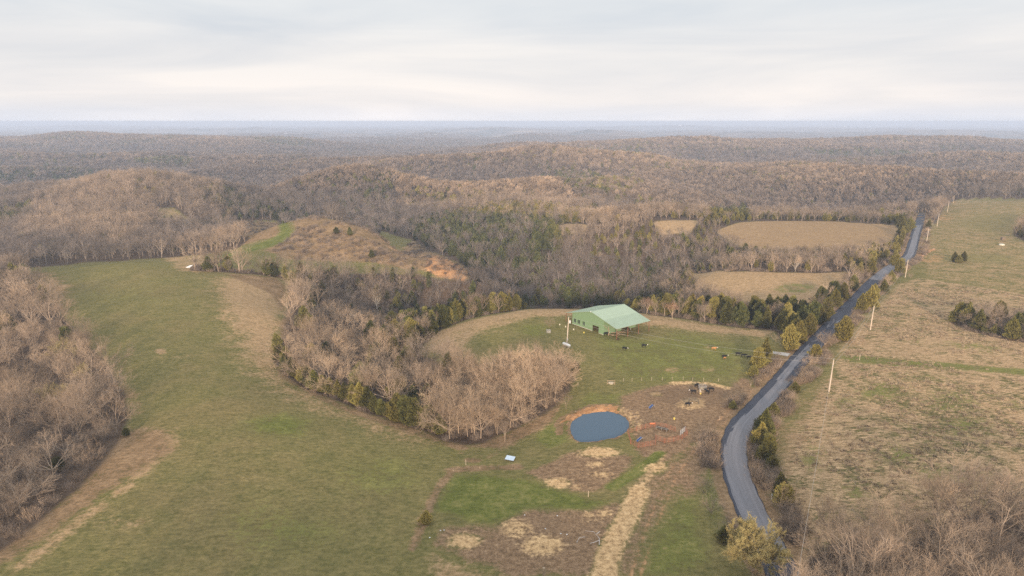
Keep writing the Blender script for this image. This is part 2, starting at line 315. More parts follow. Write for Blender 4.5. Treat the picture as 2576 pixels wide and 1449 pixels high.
# pond banks
def ring(r0, r1, key, val, cond):
    m = (pd > r0) & (pd < r1) & cond; M[key] = np.where(m, np.maximum(M[key], val), M[key])
    if key == 'clay': M['green'] = np.where(m, 0, M['green'])
ring(0, 1.12, 'clay', .35, pd > 0); ring(1.0, 1.34, 'clay', .9, ((YY - PY) > 4) & ((XX - PX_) < 7)); ring(1.0, 1.45, 'straw', .42, ((XX - PX_) > 6) & (YY - PY > -6)); ring(1.2, 1.5, 'brown', .7, (YY - PY) > -4); ring(0, 1.13, 'mud', .75, pd > 0)
paint('green', [(1370,1060),(1420,1080),(1430,1110),(1380,1130),(1340,1110)], 2.5, .7); paint('clay', ell(1650,1100,60,18), 2, .22)
# road verges and the drive
road_m = smooth(8.0, RW, dr); M['brown'] = np.maximum(M['brown'], (smooth(7.5, 4.5, dr) * .8).astype(np.float32)); M['forest'] *= smooth(2, 6, dr)
stroke('green', [(1790,1290),(1800,1180),(1810,1100),(1850,1050)], 1.5, 1.5, .5)
# right-hand hay fields
paint('hay', [(1990,1090),(2050,1010),(2100,935),(2110,890),(2160,820),(2260,715),(2310,700),(2420,715),(2576,740),(2900,760),(3100,1700),(2020,1700),(1985,1350),(1960,1230)], 5, 1)
paint('green', [(2110,895),(2160,893),(2300,905),(2576,928),(2700,940),(2700,960),(2500,938),(2250,922),(2130,912)], 2.5, .6, erase=('hay',))
paint('tan', [(2330,520),(2420,500),(2900,498),(2900,740),(2576,740),(2330,700),(2300,650)], 6, .45)
for e in (ell(2340,650,40,12), ell(2395,508,20,5), ell(2370,548,35,7)): paint('clay', e, 2, .4)
stroke('clay', [(2292,665),(2320,640),(2345,628)], 2, 1.5, .8)
paint('green', ell(2450,650,120,14), 8, .35); paint('green', ell(2500,560,100,25), 10, .3); paint('tan', ell(2500,640,100,20), 10, .4)
for e in ((2215,985,70,24),(2390,1010,60,26),(2420,1070,55,22),(2260,1150,60,26),(2150,1230,30,30),(2350,1180,60,16),(2300,860,16,4),(2400,868,30,7),(2440,870,40,8),(2500,880,40,10),(2040,1150,30,30),(2450,1200,50,14),(2560,1020,20,10),(2120,1010,30,14),(2310,950,60,8)): paint('green', ell(*e), 6, .62)
paint('brown', [(1950,1290),(1960,1100),(2020,1000),(2100,930),(2120,960),(2050,1050),(2010,1150),(2030,1300)], 6, .55)
for f in (FIELD1, FIELD2, FIELD3, FIELD4): paint('tan', f, 4, 1)
paint('brown', FIELD1, 5, .5)
paint('green', ell(2000,725,60,14), 6, .5); paint('tan', CLEAR1, 6, .6)
paint('brown', [(1964,850),(2040,838),(2160,722),(2262,650),(2240,660),(2130,730),(2020,815)], 2, .9)
# pale pastures on the plateau far off
for (x, y, rx, ry) in ((1050,352,25,4),(1275,377,22,2),(1320,331,40,2.5),(1255,345,20,2),(1455,389,26,3.5),(60,345,30,4),(1600,322,30,1.2),(2080,322,26,1.2),(920,357,20,2),(1490,318,26,1),(560,322,30,1.5),(2460,352,40,1.5)):
    paint('tan', ell(x, y, rx, ry, 10), 25 if y > 370 else 90, .9, erase=('forest',))
M['brown'] = np.clip(M['brown'], 0, .8); M['hay'] *= smooth(3, 6, dr).astype(np.float32)

def grid_mesh(name, X, Y, Z, attrs):
    nu, nv = X.shape; co = np.stack([X, Y, Z], -1).reshape(-1, 3).astype(np.float32)
    i = np.arange(nu * nv).reshape(nu, nv); q = np.stack([i[:-1, :-1], i[1:, :-1], i[1:, 1:], i[:-1, 1:]], -1).reshape(-1, 4)
    me = bpy.data.meshes.new(name); me.vertices.add(len(co)); me.vertices.foreach_set('co', co.ravel())
    me.loops.add(q.size); me.loops.foreach_set('vertex_index', q.ravel().astype(np.int32)); me.polygons.add(len(q))
    me.polygons.foreach_set('loop_start', np.arange(0, q.size, 4, dtype=np.int32)); me.polygons.foreach_set('loop_total', np.full(len(q), 4, np.int32))
    me.polygons.foreach_set('use_smooth', np.ones(len(q), bool)); me.update(calc_edges=True)
    for an, ks in attrs.items():
        a = me.color_attributes.new(an, 'FLOAT_COLOR', 'POINT')
        a.data.foreach_set('color', np.stack([np.clip(M[k], 0, 1) for k in ks], -1).astype(np.float32).ravel())
    return me
# canopy relief where trees are too far off to stand one by one
lump = fbm(XX / (YY * 0.004 + 4), YY / (YY * 0.03 + 6), 2, 41)
ZT = ZZ + lump * 14 * smooth(5500, 6800, YY) * M['forest']
ter = bpy.data.objects.new('terrain', grid_mesh('terrain', XX, YY, ZT, {'cover_a': ['green', 'tan', 'brown', 'forest'], 'cover_b': ['mud', 'straw', 'clay', 'hay']}))
COL.objects.link(ter); tag(ter, kind='structure')

# ------------------------------------------------------------------ materials
class NT:
    def __init__(s, name):
        s.m = bpy.data.materials.new(name); s.m.use_nodes = True; s.t = s.m.node_tree; s.t.nodes.clear()
        s.out = s.n('ShaderNodeOutputMaterial'); s.b = s.n('ShaderNodeBsdfPrincipled'); s.l(s.b.outputs[0], s.out.inputs[0])
        s.b.inputs['Roughness'].default_value = 0.9; s.b.inputs['Specular IOR Level'].default_value = 0.2
    def n(s, t, **k):
        x = s.t.nodes.new(t)
        for a, b in k.items(): setattr(x, a, b)
        return x
    def l(s, a, b): s.t.links.new(a, b)
    def noise(s, vec, scale, detail=3, rough=.5, dist=0.0):
        x = s.n('ShaderNodeTexNoise'); x.inputs['Scale'].default_value = scale; x.inputs['Detail'].default_value = detail; x.inputs['Roughness'].default_value = rough; x.inputs['Distortion'].default_value = dist
        s.l(vec, x.inputs['Vector']); return x.outputs[0]
    def math(s, op, a, b=None, clamp=False):
        x = s.n('ShaderNodeMath', operation=op); x.use_clamp = clamp
        for i, v in enumerate((a, b)):
            if v is None: continue
            if isinstance(v, (int, float)): x.inputs[i].default_value = v
            else: s.l(v, x.inputs[i])
        return x.outputs[0]
    def ramp(s, f, stops, interp='LINEAR'):
        x = s.n('ShaderNodeValToRGB'); s.l(f, x.inputs[0]); c = x.color_ramp; c.interpolation = interp
        c.elements[0].position, c.elements[0].color = stops[0][0], (*stops[0][1], 1); c.elements[1].position, c.elements[1].color = stops[-1][0], (*stops[-1][1], 1)
        for p, q in stops[1:-1]: e = c.elements.new(p); e.color = (*q, 1)
        return x.outputs[0]
    def mix(s, f, a, b, bt='MIX'):
        x = s.n('ShaderNodeMix', data_type='RGBA', blend_type=bt)
        for i, v in ((0, f), (6, a), (7, b)):
            if isinstance(v, (int, float)): x.inputs[i].default_value = v
            elif isinstance(v, tuple): x.inputs[i].default_value = (*v, 1)
            else: s.l(v, x.inputs[i])
        return x.outputs[2]
    def step(s, f, lo, hi):
        x = s.n('ShaderNodeMapRange'); x.interpolation_type = 'SMOOTHSTEP'; s.l(f, x.inputs[0]); x.inputs[1].default_value = lo; x.inputs[2].default_value = hi; return x.outputs[0]
    def bump(s, h, st, dist):
        x = s.n('ShaderNodeBump'); x.inputs['Strength'].default_value = st; x.inputs['Distance'].default_value = dist; s.l(h, x.inputs['Height']); s.l(x.outputs[0], s.b.inputs['Normal'])
def flat(name, col, rough=.8, var=.25, scale=3.0, metal=0.0, spec=.3):
    t = NT(name); g = t.n('ShaderNodeTexCoord'); f = t.noise(g.outputs['Object'], scale, 4)
    c = t.ramp(f, [(.3, tuple(v * (1 - var) for v in col)), (.7, tuple(min(1, v * (1 + var)) for v in col))])
    t.l(c, t.b.inputs['Base Color']); t.b.inputs['Roughness'].default_value = rough; t.b.inputs['Metallic'].default_value = metal; t.b.inputs['Specular IOR Level'].default_value = spec
    return t.m

def ground_material():
    t = NT('ground cover'); g = t.n('ShaderNodeNewGeometry'); pos = g.outputs['Position']
    big = t.noise(pos, .02, 4, .6); med = t.noise(pos, .16, 5, .6); fine = t.noise(pos, .9, 4, .65); tiny = t.noise(pos, 3.2, 3, .7)
    mp = t.n('ShaderNodeMapping'); mp.inputs['Rotation'].default_value = (0, 0, R(35)); mp.inputs['Scale'].default_value = (.75, 1.25, 1); t.l(pos, mp.inputs[0])
    streak = t.noise(mp.outputs[0], .55, 5, .68, .5)
    mp2 = t.n('ShaderNodeMapping'); mp2.inputs['Rotation'].default_value = (0, 0, R(-20)); mp2.inputs['Scale'].default_value = (.55, 1.5, 1); t.l(pos, mp2.inputs[0])
    clump = t.noise(mp2.outputs[0], .85, 4, .7, .8)
    A = t.n('ShaderNodeVertexColor', layer_name='cover_a'); B = t.n('ShaderNodeVertexColor', layer_name='cover_b')
    sa = t.n('ShaderNodeSeparateColor'); t.l(A.outputs[0], sa.inputs[0]); sb = t.n('ShaderNodeSeparateColor'); t.l(B.outputs[0], sb.inputs[0])
    def wear(mask, nz, k, lo=.22, hi=.78):
        return t.math('MULTIPLY', t.step(t.math('ADD', mask, t.math('MULTIPLY', t.math('SUBTRACT', nz, .5), k * 1.6)), lo, hi), t.step(mask, .02, .15))
    mixn = t.math('ADD', t.math('MULTIPLY', med, .5), t.math('MULTIPLY', fine, .5))
    mixs = t.math('ADD', t.math('MULTIPLY', streak, .6), t.math('MULTIPLY', fine, .4))
    base = t.ramp(mixs, [(.34, (.080, .084, .034)), (.5, (.146, .138, .058)), (.66, (.228, .203, .095))])
    base = t.mix(t.math('MULTIPLY', t.step(big, .45, .66), .6), base, t.ramp(mixs, [(.36, (.115, .090, .048)), (.64, (.24, .185, .105))]))
    base = t.mix(.4, base, t.ramp(mixn, [(.38, (.088, .094, .040)), (.60, (.205, .175, .092))]))
    green = t.ramp(mixn, [(.36, (.066, .084, .024)), (.51, (.118, .136, .042)), (.66, (.205, .195, .082))])
    tan = t.ramp(mixs, [(.34, (.175, .130, .075)), (.5, (.305, .220, .140)), (.66, (.41, .30, .20))])
    brown = t.ramp(mixn, [(.36, (.115, .082, .050)), (.51, (.205, .145, .095)), (.66, (.31, .225, .150))])
    forest = t.ramp(mixn, [(.34, (.075, .050, .034)), (.55, (.150, .104, .070)), (.70, (.22, .155, .105))])
    mud = t.ramp(t.math('ADD', t.math('MULTIPLY', fine, .5), t.math('MULTIPLY', tiny, .5)), [(.36, (.095, .066, .046)), (.5, (.198, .138, .094)), (.64, (.31, .225, .158))])
    straw = t.ramp(t.math('ADD', t.math('MULTIPLY', fine, .6), t.math('MULTIPLY', tiny, .4)), [(.36, (.22, .15, .090)), (.5, (.44, .315, .19)), (.64, (.60, .45, .285))])
    clay = t.ramp(mixn, [(.34, (.20, .105, .055)), (.52, (.36, .205, .115)), (.68, (.48, .31, .19))])
    hayg = t.ramp(fine, [(.38, (.072, .072, .032)), (.62, (.175, .155, .078))])
    hayt = t.ramp(t.math('ADD', t.math('MULTIPLY', clump, .5), t.math('MULTIPLY', tiny, .5)), [(.38, (.150, .108, .064)), (.5, (.31, .225, .148)), (.61, (.47, .35, .235))])
    hay = t.mix(t.step(t.math('ADD', t.math('ADD', t.math('MULTIPLY', clump, .45), t.math('MULTIPLY', med, .35)), t.math('MULTIPLY', big, .2)), .42, .52), hayg, hayt)
    c = t.mix(wear(sa.outputs['Green'], mixn, 1.3), base, tan)
    c = t.mix(wear(sb.outputs and B.outputs[1], clump, .8), c, hay)
    c = t.mix(wear(sa.outputs['Red'], mixn, 1.7), c, green)
    c = t.mix(wear(sa.outputs['Blue'], mixn, 1.4), c, brown)
    c = t.mix(wear(sb.outputs['Red'], mixn, 1.3), c, mud)
    c = t.mix(wear(sb.outputs['Blue'], mixn, 1.2), c, clay)
    c = t.mix(wear(sb.outputs['Green'], t.math('ADD', t.math('MULTIPLY', fine, .7), t.math('MULTIPLY', med, .3)), 1.2), c, straw)
    lift = t.n('ShaderNodeVectorMath', operation='MULTIPLY'); t.l(c, lift.inputs[0]); lift.inputs[1].default_value = (1.50, 1.36, 1.12); c = lift.outputs[0]
    # leafless woods seen from far away: bark, twigs and leaf litter with cedar stands
    far = t.n('ShaderNodeVectorMath', operation='LENGTH'); t.l(pos, far.inputs[0]); ff = t.step(far.outputs['Value'], 3500, 6500)
    fbig = t.noise(pos, .0022, 5, .6); fmed = t.noise(pos, .012, 4, .7)
    fcol = t.ramp(t.math('ADD', t.math('MULTIPLY', fbig, .6), t.math('MULTIPLY', fmed, .4)), [(.38, (.03, .045, .025)), (.45, (.11, .09, .07)), (.56, (.27, .20, .15)), (.64, (.16, .12, .095))])
    forest = t.mix(ff, forest, fcol)
    c = t.mix(wear(A.outputs[1], mixn, .6), c, forest)
    dots = t.step(t.noise(pos, 1.4, 2, .5), .70, .76); c = t.mix(t.math('MULTIPLY', dots, .6), c, (.07, .075, .03))
    t.l(c, t.b.inputs['Base Color']); t.b.inputs['Roughness'].default_value = 1.0; t.b.inputs['Specular IOR Level'].default_value = 0.0
    t.bump(t.math('ADD', t.math('MULTIPLY', fine, .7), t.math('MULTIPLY', clump, .6)), 1.0, .8)
    return t.m
ter.data.materials.append(ground_material())

def tree_mat(name, c0, c1, warm, rough=.9, nsc=.6):
    """bark or leaves: colour differs from tree to tree (random), by kind of stand ('tint') and a little within the tree"""
    t = NT(name); oi = t.n('ShaderNodeObjectInfo'); g = t.n('ShaderNodeNewGeometry')
    at = t.n('ShaderNodeAttribute', attribute_type='INSTANCER', attribute_name='tint')
    f = t.noise(g.outputs['Position'], nsc, 3)
    c = t.mix(t.step(f, .35, .65), c0, c1)
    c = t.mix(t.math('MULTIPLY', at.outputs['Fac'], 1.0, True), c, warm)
    v = t.math('ADD', t.math('MULTIPLY', oi.outputs['Random'], .75), .58)
    s = t.n('ShaderNodeVectorMath', operation='SCALE'); t.l(c, s.inputs[0]); t.l(v, s.inputs['Scale'])
    t.l(s.outputs[0], t.b.inputs['Base Color']); t.b.inputs['Roughness'].default_value = rough; t.b.inputs['Specular IOR Level'].default_value = .1
    return t.m
BARK = tree_mat('grey bark', (.19, .155, .125), (.32, .265, .215), (.46, .34, .235))
TWIG = tree_mat('bare twigs', (.190, .150, .121), (.262, .206, .164), (.49, .350, .226))
CEDAR = tree_mat('cedar foliage', (.070, .082, .028), (.155, .155, .048), (.34, .265, .072))
CBARK = tree_mat('cedar bark', (.12, .09, .07), (.18, .13, .10), (.18, .13, .10))
BUDS = tree_mat('spring buds', (.48, .38, .15), (.60, .48, .19), (.42, .29, .15))
REDL = tree_mat('rusty leaves', (.38, .20, .12), (.46, .27, .17), (.42, .24, .15))
WHITEB = tree_mat('white bark', (.50, .44, .36), (.62, .56, .48), (.62, .55, .45))

# ------------------------------------------------------------------ mesh builder
class MB:
    def __init__(s): s.v = []; s.f = []; s.mi = []
    def tube(s, pts, rad, k=5, m=0, cap=False):
        n0 = len(s.v); pts = [Vector(p) for p in pts]; L = len(pts)
        for i, p in enumerate(pts):
            d = (pts[min(i + 1, L - 1)] - pts[max(i - 1, 0)]); d = d.normalized() if d.length > 1e-9 else Vector((0, 0, 1))
            a = d.orthogonal().normalized(); b = d.cross(a); r = rad[i]
            for j in range(k):
                w = 2 * math.pi * j / k; s.v.append(p + a * (math.cos(w) * r) + b * (math.sin(w) * r))
        for i in range(L - 1):
            for j in range(k):
                s.f.append((n0 + i * k + j, n0 + i * k + (j + 1) % k, n0 + (i + 1) * k + (j + 1) % k, n0 + (i + 1) * k + j)); s.mi.append(m)
        if cap:
            s.f.append(tuple(n0 + j for j in range(k))[::-1]); s.f.append(tuple(n0 + (L - 1) * k + j for j in range(k))); s.mi += [m, m]
    def spike(s, a, b, r, m=0):
        n0 = len(s.v); a = Vector(a); b = Vector(b); d = (b - a); o = d.orthogonal().normalized(); q = d.cross(o).normalized()
        for w in (0, 2.094, 4.189): s.v.append(a + o * (math.cos(w) * r) + q * (math.sin(w) * r))
        s.v.append(b); s.f += [(n0, n0 + 1, n0 + 3), (n0 + 1, n0 + 2, n0 + 3), (n0 + 2, n0, n0 + 3)]; s.mi += [m] * 3
    def tri(s, a, b, c, m=0):
        n0 = len(s.v); s.v += [a, b, c]; s.f.append((n0, n0 + 1, n0 + 2)); s.mi.append(m)
    def box(s, c, d, rz=0.0, m=0, mat=None):
        n0 = len(s.v); M4 = Matrix.Rotation(rz, 3, 'Z') if mat is None else mat; c = Vector(c)
        for x in (-.5, .5):
            for y in (-.5, .5):
                for z in (-.5, .5): s.v.append(c + M4 @ Vector((x * d[0], y * d[1], z * d[2])))
        for q in ((0, 1, 3, 2), (4, 6, 7, 5), (0, 4, 5, 1), (2, 3, 7, 6), (0, 2, 6, 4), (1, 5, 7, 3)): s.f.append(tuple(n0 + i for i in q)); s.mi.append(m)
    def poly(s, pts, m=0):
        n0 = len(s.v); s.v += [Vector(p) for p in pts]; s.f.append(tuple(range(n0, n0 + len(pts)))); s.mi.append(m)
    def prism(s, pts, dz, m=0):            # a slab: pts is the top, thickness dz below along vector
        n0 = len(s.v); k = len(pts); dz = Vector(dz); s.v += [Vector(p) for p in pts] + [Vector(p) + dz for p in pts]
        s.f.append(tuple(range(n0, n0 + k))); s.f.append(tuple(range(n0 + 2 * k - 1, n0 + k - 1, -1))); s.mi += [m, m]
        for i in range(k): j = (i + 1) % k; s.f.append((n0 + j, n0 + i, n0 + k + i, n0 + k + j)); s.mi.append(m)
    def lathe(s, prof, k=12, c=(0, 0, 0), m=0):
        n0 = len(s.v); c = Vector(c)
        for r, z in prof:
            for j in range(k): w = 2 * math.pi * j / k; s.v.append(c + Vector((r * math.cos(w), r * math.sin(w), z)))
        for i in range(len(prof) - 1):
            for j in range(k): s.f.append((n0 + i * k + j, n0 + i * k + (j + 1) % k, n0 + (i + 1) * k + (j + 1) % k, n0 + (i + 1) * k + j)); s.mi.append(m)
        s.f.append(tuple(n0 + j for j in range(k))[::-1]); s.f.append(tuple(n0 + (len(prof) - 1) * k + j for j in range(k))); s.mi += [m, m]
    def mesh(s, name, mats, smooth_=False):
        me = bpy.data.meshes.new(name); me.from_pydata([tuple(v) for v in s.v], [], s.f)
        for m in (mats if isinstance(mats, (list, tuple)) else [mats]): me.materials.append(m)
        if any(s.mi): me.polygons.foreach_set('material_index', s.mi)
        if smooth_: me.polygons.foreach_set('use_smooth', [True] * len(me.polygons))
        me.update(); return me
def obj(name, me, parent=None, loc=(0, 0, 0), rz=0.0, sc=1.0):
    o = bpy.data.objects.new(name, me); COL.objects.link(o); o.location = loc; o.rotation_euler = (0, 0, rz)
    if sc != 1.0: o.scale = (sc, sc, sc)
    if parent: o.parent = parent
    return o
def empty(name, loc, rz=0.0, sc=1.0): 
    o = obj(name, None, None, loc, rz, sc); o.empty_display_size = .5; return o
def copy_tree(o, parent=None):
    c = o.copy(); COL.objects.link(c); c.parent = parent
    for ch in o.children: copy_tree(ch, c)
    return c

# ------------------------------------------------------------------ trees
def rvec(r): 
    while True:
        v = Vector((r.uniform(-1, 1), r.uniform(-1, 1), r.uniform(-1, 1)))
        if .1 < v.length < 1: return v.normalized()
def bare_tree(seed, H=1.0, spread=.5, upright=.5, limbs=6, twn=5, levels=3, k0=6, thin=1.0, fork=.3, trunks=1, up=0.25):
    """H in metres; returns (wood, twigs) builders"""
    r = random.Random(seed); wood = MB(); tw = MB()
    def grow(p, d, L, rad, lv):
        nseg = (5, 4, 3, 2)[min(lv, 3)]; pts = [p.copy()]; rr = [rad]; q = p.copy(); dd = d.copy()
        for i in range(nseg):
            dd = (dd + rvec(r) * (.16 + .06 * lv) + Vector((0, 0, upright * .22))).normalized(); q = q + dd * (L / nseg); pts.append(q.copy()); rr.append(rad * (1 - .72 * (i + 1) / nseg))
        if lv >= levels:
            tw.spike(pts[0], pts[1], rad); tw.spike(pts[1] - (pts[1] - pts[0]) * .15, pts[2], rad * .8)
            return
        (wood if lv < 2 else tw).tube(pts, rr, k0 if lv == 0 else (4 if lv == 1 else 3))
        n = twn + (1 if lv == 0 else 0)
        for i in range(n):
            t = .25 + .75 * (i + r.random() * .8) / n if lv else .35 + .65 * (i + r.random()) / n
            t = min(t, .98); j = min(int(t * nseg), nseg - 1); a = t * nseg - j; b = pts[j].lerp(pts[j + 1], a); dl = (pts[j + 1] - pts[j]).normalized()
            side = dl.cross(rvec(r)).normalized(); ang = r.uniform(.45, .95)
            nd = (dl * math.cos(ang) + side * math.sin(ang)).normalized()
            grow(b, nd, L * r.uniform(.42, .68) * (1.15 - .4 * t), max(rr[j] * .55, .02 * thin), lv + 1)
        return
    for tk in range(trunks):
        base = Vector((r.uniform(-.4, .4), r.uniform(-.4, .4), -.3)) if trunks > 1 else Vector((0, 0, -.3))
        fh = H * fork * r.uniform(.85, 1.15); lean = Vector((r.uniform(-.12, .12), r.uniform(-.12, .12), 1)).normalized() if trunks == 1 else Vector((r.uniform(-.3, .3), r.uniform(-.3, .3), 1)).normalized()
        R0 = H * .0125 * thin; top = base + lean * fh; mid = base.lerp(top, .5) + Vector((r.uniform(-.1, .1), r.uniform(-.1, .1), 0)) * H * .03
        wood.tube([base, base + lean * .5, mid, top], [R0 * 1.7, R0 * 1.1, R0, R0 * .92], k0 + 1)
        for i in range(limbs):
            w = 2 * math.pi * (i + r.random() * .6) / limbs; el = r.uniform(.25, 1.0) if i else 1.3
            out = Vector((math.cos(w) * spread, math.sin(w) * spread, .35 + upright * r.uniform(.5, 1.1))).normalized() if i else Vector((lean.x, lean.y, 1)).normalized()
            s0 = top.lerp(base, r.uniform(0, up)) if i else top
            grow(s0, out, (H - s0.z) * (r.uniform(.62, .8) if i else .78), R0 * (.62 if i else .8), 0)
    return wood, tw
def scatter_buds(tw, mb, seed, n, size, m=0):
    r = random.Random(seed); vs = [v for v in tw.v if v.z > 1.0]
    for _ in range(n):
        p = Vector(vs[r.randrange(len(vs))]) + rvec(r) * size * 1.2; a = rvec(r) * size; b = rvec(r) * size; mb.tri(p, p + a, p + b, m)
def cedar(seed, H, W, n, leaf, point=.5):
    """juniper crown: a lumpy cone of small sprays round a short trunk"""
    r = random.Random(seed); mb = MB()
    lobes = [(r.uniform(0, 6.28), r.uniform(.05, .92), r.uniform(.22, .5)) for _ in range(20)]
    def rad(w, t):
        b = (min(1, (t + .10) / .30)) ** .8 * (1 - t ** 2.3) ** (point + .1) * .80
        for lw, lt, lr in lobes:
            d = abs((w - lw + math.pi) % (2 * math.pi) - math.pi)
            b += lr * math.exp(-(d / .38) ** 2 - ((t - lt) / .085) ** 2) * (1 - .5 * lt)
        return b * W * .42
    for i in range(n):
        t = r.random() ** 1.15; w = r.uniform(0, 2 * math.pi); q = r.random() ** .35; rr = rad(w, t) * (q * 1.06)
        z = H * (.03 + .97 * t) * (1 + .10 * math.sin(w * 2 + seed) + .05 * math.sin(w * 5 + seed)); c = Vector((math.cos(w) * rr, math.sin(w) * rr, z))
        up = (Vector((math.cos(w) * .7, math.sin(w) * .7, 1.0)) + rvec(r) * .6).normalized(); L = leaf * r.uniform(.7, 1.6)
        sd_ = up.cross(rvec(r)).normalized() * L * .33
        mb.tri(c - sd_, c + sd_, c + up * L)
    wd = MB(); wd.tube([(0, 0, -.3), (0, 0, H * .3), (0, 0, H * .85)], [H * .022, H * .016, .02], 5)
    return wd, mb
def shrubmesh(seed, H, n):
    r = random.Random(seed); mb = MB()
    for i in range(n):
        a = Vector((r.gauss(0, H * .35), r.gauss(0, H * .35), 0)); d = (Vector((a.x, a.y, 0)) * .5 + Vector((r.uniform(-.5, .5), r.uniform(-.5, .5), 1)) * H).normalized()
        L = H * r.uniform(.5, 1.1); b = a + d * L; mb.spike(a, b, .022)
        for _ in range(3): q = a.lerp(b, r.uniform(.4, .9)); mb.spike(q, q + (d + rvec(r) * .8).normalized() * L * .4, .014)
    return mb

protos = {}
def add_proto(kind, wood, tw, wm, tm):
    protos.setdefault(kind, []).append((wood.mesh(kind + ' wood', wm), tw.mesh(kind + ' twigs', tm) if tw.f else None))
for i in range(5): add_proto('spreading', *bare_tree(100 + i, 13, 1.05, .22, 7, 6, 3, 7, 1.0, .20, up=.1), BARK, TWIG)
for i in range(6): add_proto('upright', *bare_tree(200 + i, 14, .62, .62, 7, 6, 3, 6, .8, .42, up=.55), BARK, TWIG)
for i in range(4): add_proto('thicket', *bare_tree(300 + i, 8, .8, .45, 4, 5, 3, 5, .7, .10, trunks=3), BARK, TWIG)
for i in range(5): add_proto('cedar', *cedar(400 + i, 8, 6.2 + i * .4, 3800, .50, .5 + .05 * i), CBARK, CEDAR)
for i in range(2): add_proto('slim_cedar', *cedar(420 + i, 7, 3.9, 2200, .46, .7), CBARK, CEDAR)
for i in range(2): add_proto('cedar_bush', *cedar(430 + i, 3.4, 4.0, 1500, .34, .45), CBARK, CEDAR)
base_h = {'spreading': 13, 'upright': 14, 'thicket': 8, 'cedar': 8, 'slim_cedar': 7, 'cedar_bush': 3.4}
def plant(kind, x, y, h, label, group, tint=0.0, rz=None, variant=None, name=None, cat='tree', wm=None):
    i = random.randrange(len(protos[kind])) if variant is None else variant
    w, t = protos[kind][i]; z = float(ground(x, y)); s = h / base_h[kind]
    nm = name or ('cedar_tree' if 'cedar' in kind and kind != 'cedar_bush' else 'cedar_bush' if kind == 'cedar_bush' else 'bare_tree')
    o = empty(nm, (x, y, z), random.uniform(0, 6.28) if rz is None else rz, s)
    tag(o, label, cat, group)
    a = obj('trunk', w, o); a['tint'] = tint
    if wm: a.material_slots[0].link = 'OBJECT'; a.material_slots[0].material = wm
    if t: b = obj('crown', t, o); b['tint'] = tint
    return o

GROVE = upoly([(1080,1080),(1180,1116),(1330,1058),(1440,972),(1440,935),(1250,950),(1165,955),(1110,1010)])
LEFTW = np.array([(-400, 30), (-60, 60), (-52, 130), (-60, 200), (-100, 300), (-400, 330)])
CEDP = [(upoly(p), v) for p, v in (
  ([(1020,565),(1240,525),(1500,545),(1420,600),(1390,690),(1200,690),(1130,640),(1050,610)], .78), ([(740,470),(900,450),(980,480),(1000,560),(900,590),(800,520)], .25),
  ([(880,448),(1000,452),(990,490),(930,500)], .5), ([(1360,445),(1480,430),(1620,470),(1560,500),(1430,478)], .7), ([(1640,560),(1760,560),(1800,590),(1760,640),(1650,620)], .45),
  ([(0,425),(250,430),(240,460),(0,465)], .6), ([(340,408),(480,404),(480,416),(350,420)], .85), ([(640,352),(760,346),(790,362),(650,366)], .7),
  ([(1780,535),(1880,528),(1885,556),(1790,570)], .95), ([(1880,545),(2290,552),(2290,562),(1880,556)], .35), ([(1420,535),(1500,530),(1500,555),(1410,560)], .7),
  ([(1735,615),(2200,612),(2240,640),(2140,682),(1735,684)], .34), ([(1160,640),(1330,640),(1400,730),(1000,720),(1100,690)], .35), ([(980,690),(1090,700),(1080,730),(990,720)], .75),
  ([(2060,385),(2300,385),(2280,400),(2050,400)], .6), ([(1540,690),(1760,690),(1850,745),(1560,745)], .5), ([(1500,740),(1700,740),(1700,775),(1500,775)], .5),
  ([(2230,560),(2300,548),(2300,640),(2240,660),(2130,700),(2040,800),(1960,845),(1900,800),(2010,775),(2120,720),(2200,640)], .8), ([(0,545),(80,520),(70,560),(0,580)], .8),
  ([(690,880),(720,940),(840,1000),(1080,1085),(1110,1060),(1000,1010),(860,950),(740,890),(715,860)], .7), ([(900,900),(1020,880),(1030,960),(920,980)], .5), ([(980,800),(1100,790),(1060,890),(1000,860)], .75),
  ([(730,740),(800,750),(790,790),(725,800)], .4), ([(1000,760),(1190,740),(1190,800),(1060,870)], .8), ([(2388,812),(2450,836),(2576,862),(2576,840),(2400,800)], .5))]
BROW = upoly([(1010,880),(1062,868),(1100,834),(1190,799),(1300,782),(1350,776),(1450,776),(1550,781),(1640,793),(1760,808),(1850,818),(1950,830)])
def cedar_p(x, y):
    p = .05 + .45 * smooth(.56, .72, fbm(x / 90, y / 90, 3, 77)) * (y > 330)
    for q, v in CEDP: m = sdist(q, x, y) > -3; p = np.where(m, np.maximum(p, v), p)
    p = np.where(dline(BROW, x, y) < 20, np.maximum(p, .72), p); p = np.where(sdist(GROVE, x, y) > 0, 0, p); p = np.where(x < -55, np.where(y < 330, np.minimum(p, .07), p), p)
    return p
WARMP = [(upoly(p), v) for p, v in (([(1000,450),(1250,440),(1480,520),(1560,560),(1400,560),(1000,530)], .8), ([(1300,372),(1700,400),(2200,430),(2300,520),(1700,540),(1500,480)], .35), ([(150,480),(380,450),(420,560),(300,640),(50,600)], .35),
   ([(560,480),(740,478),(900,500),(1000,640),(760,560),(560,520)], -.9), ([(1100,690),(1400,690),(1450,740),(1100,750)], -.5), ([(1400,560),(1700,570),(1650,680),(1400,690)], .2), ([(820,800),(1000,800),(1000,980),(760,960)], .35))]  # sunny slopes warmed and shaded hollows greyed in the tree colour
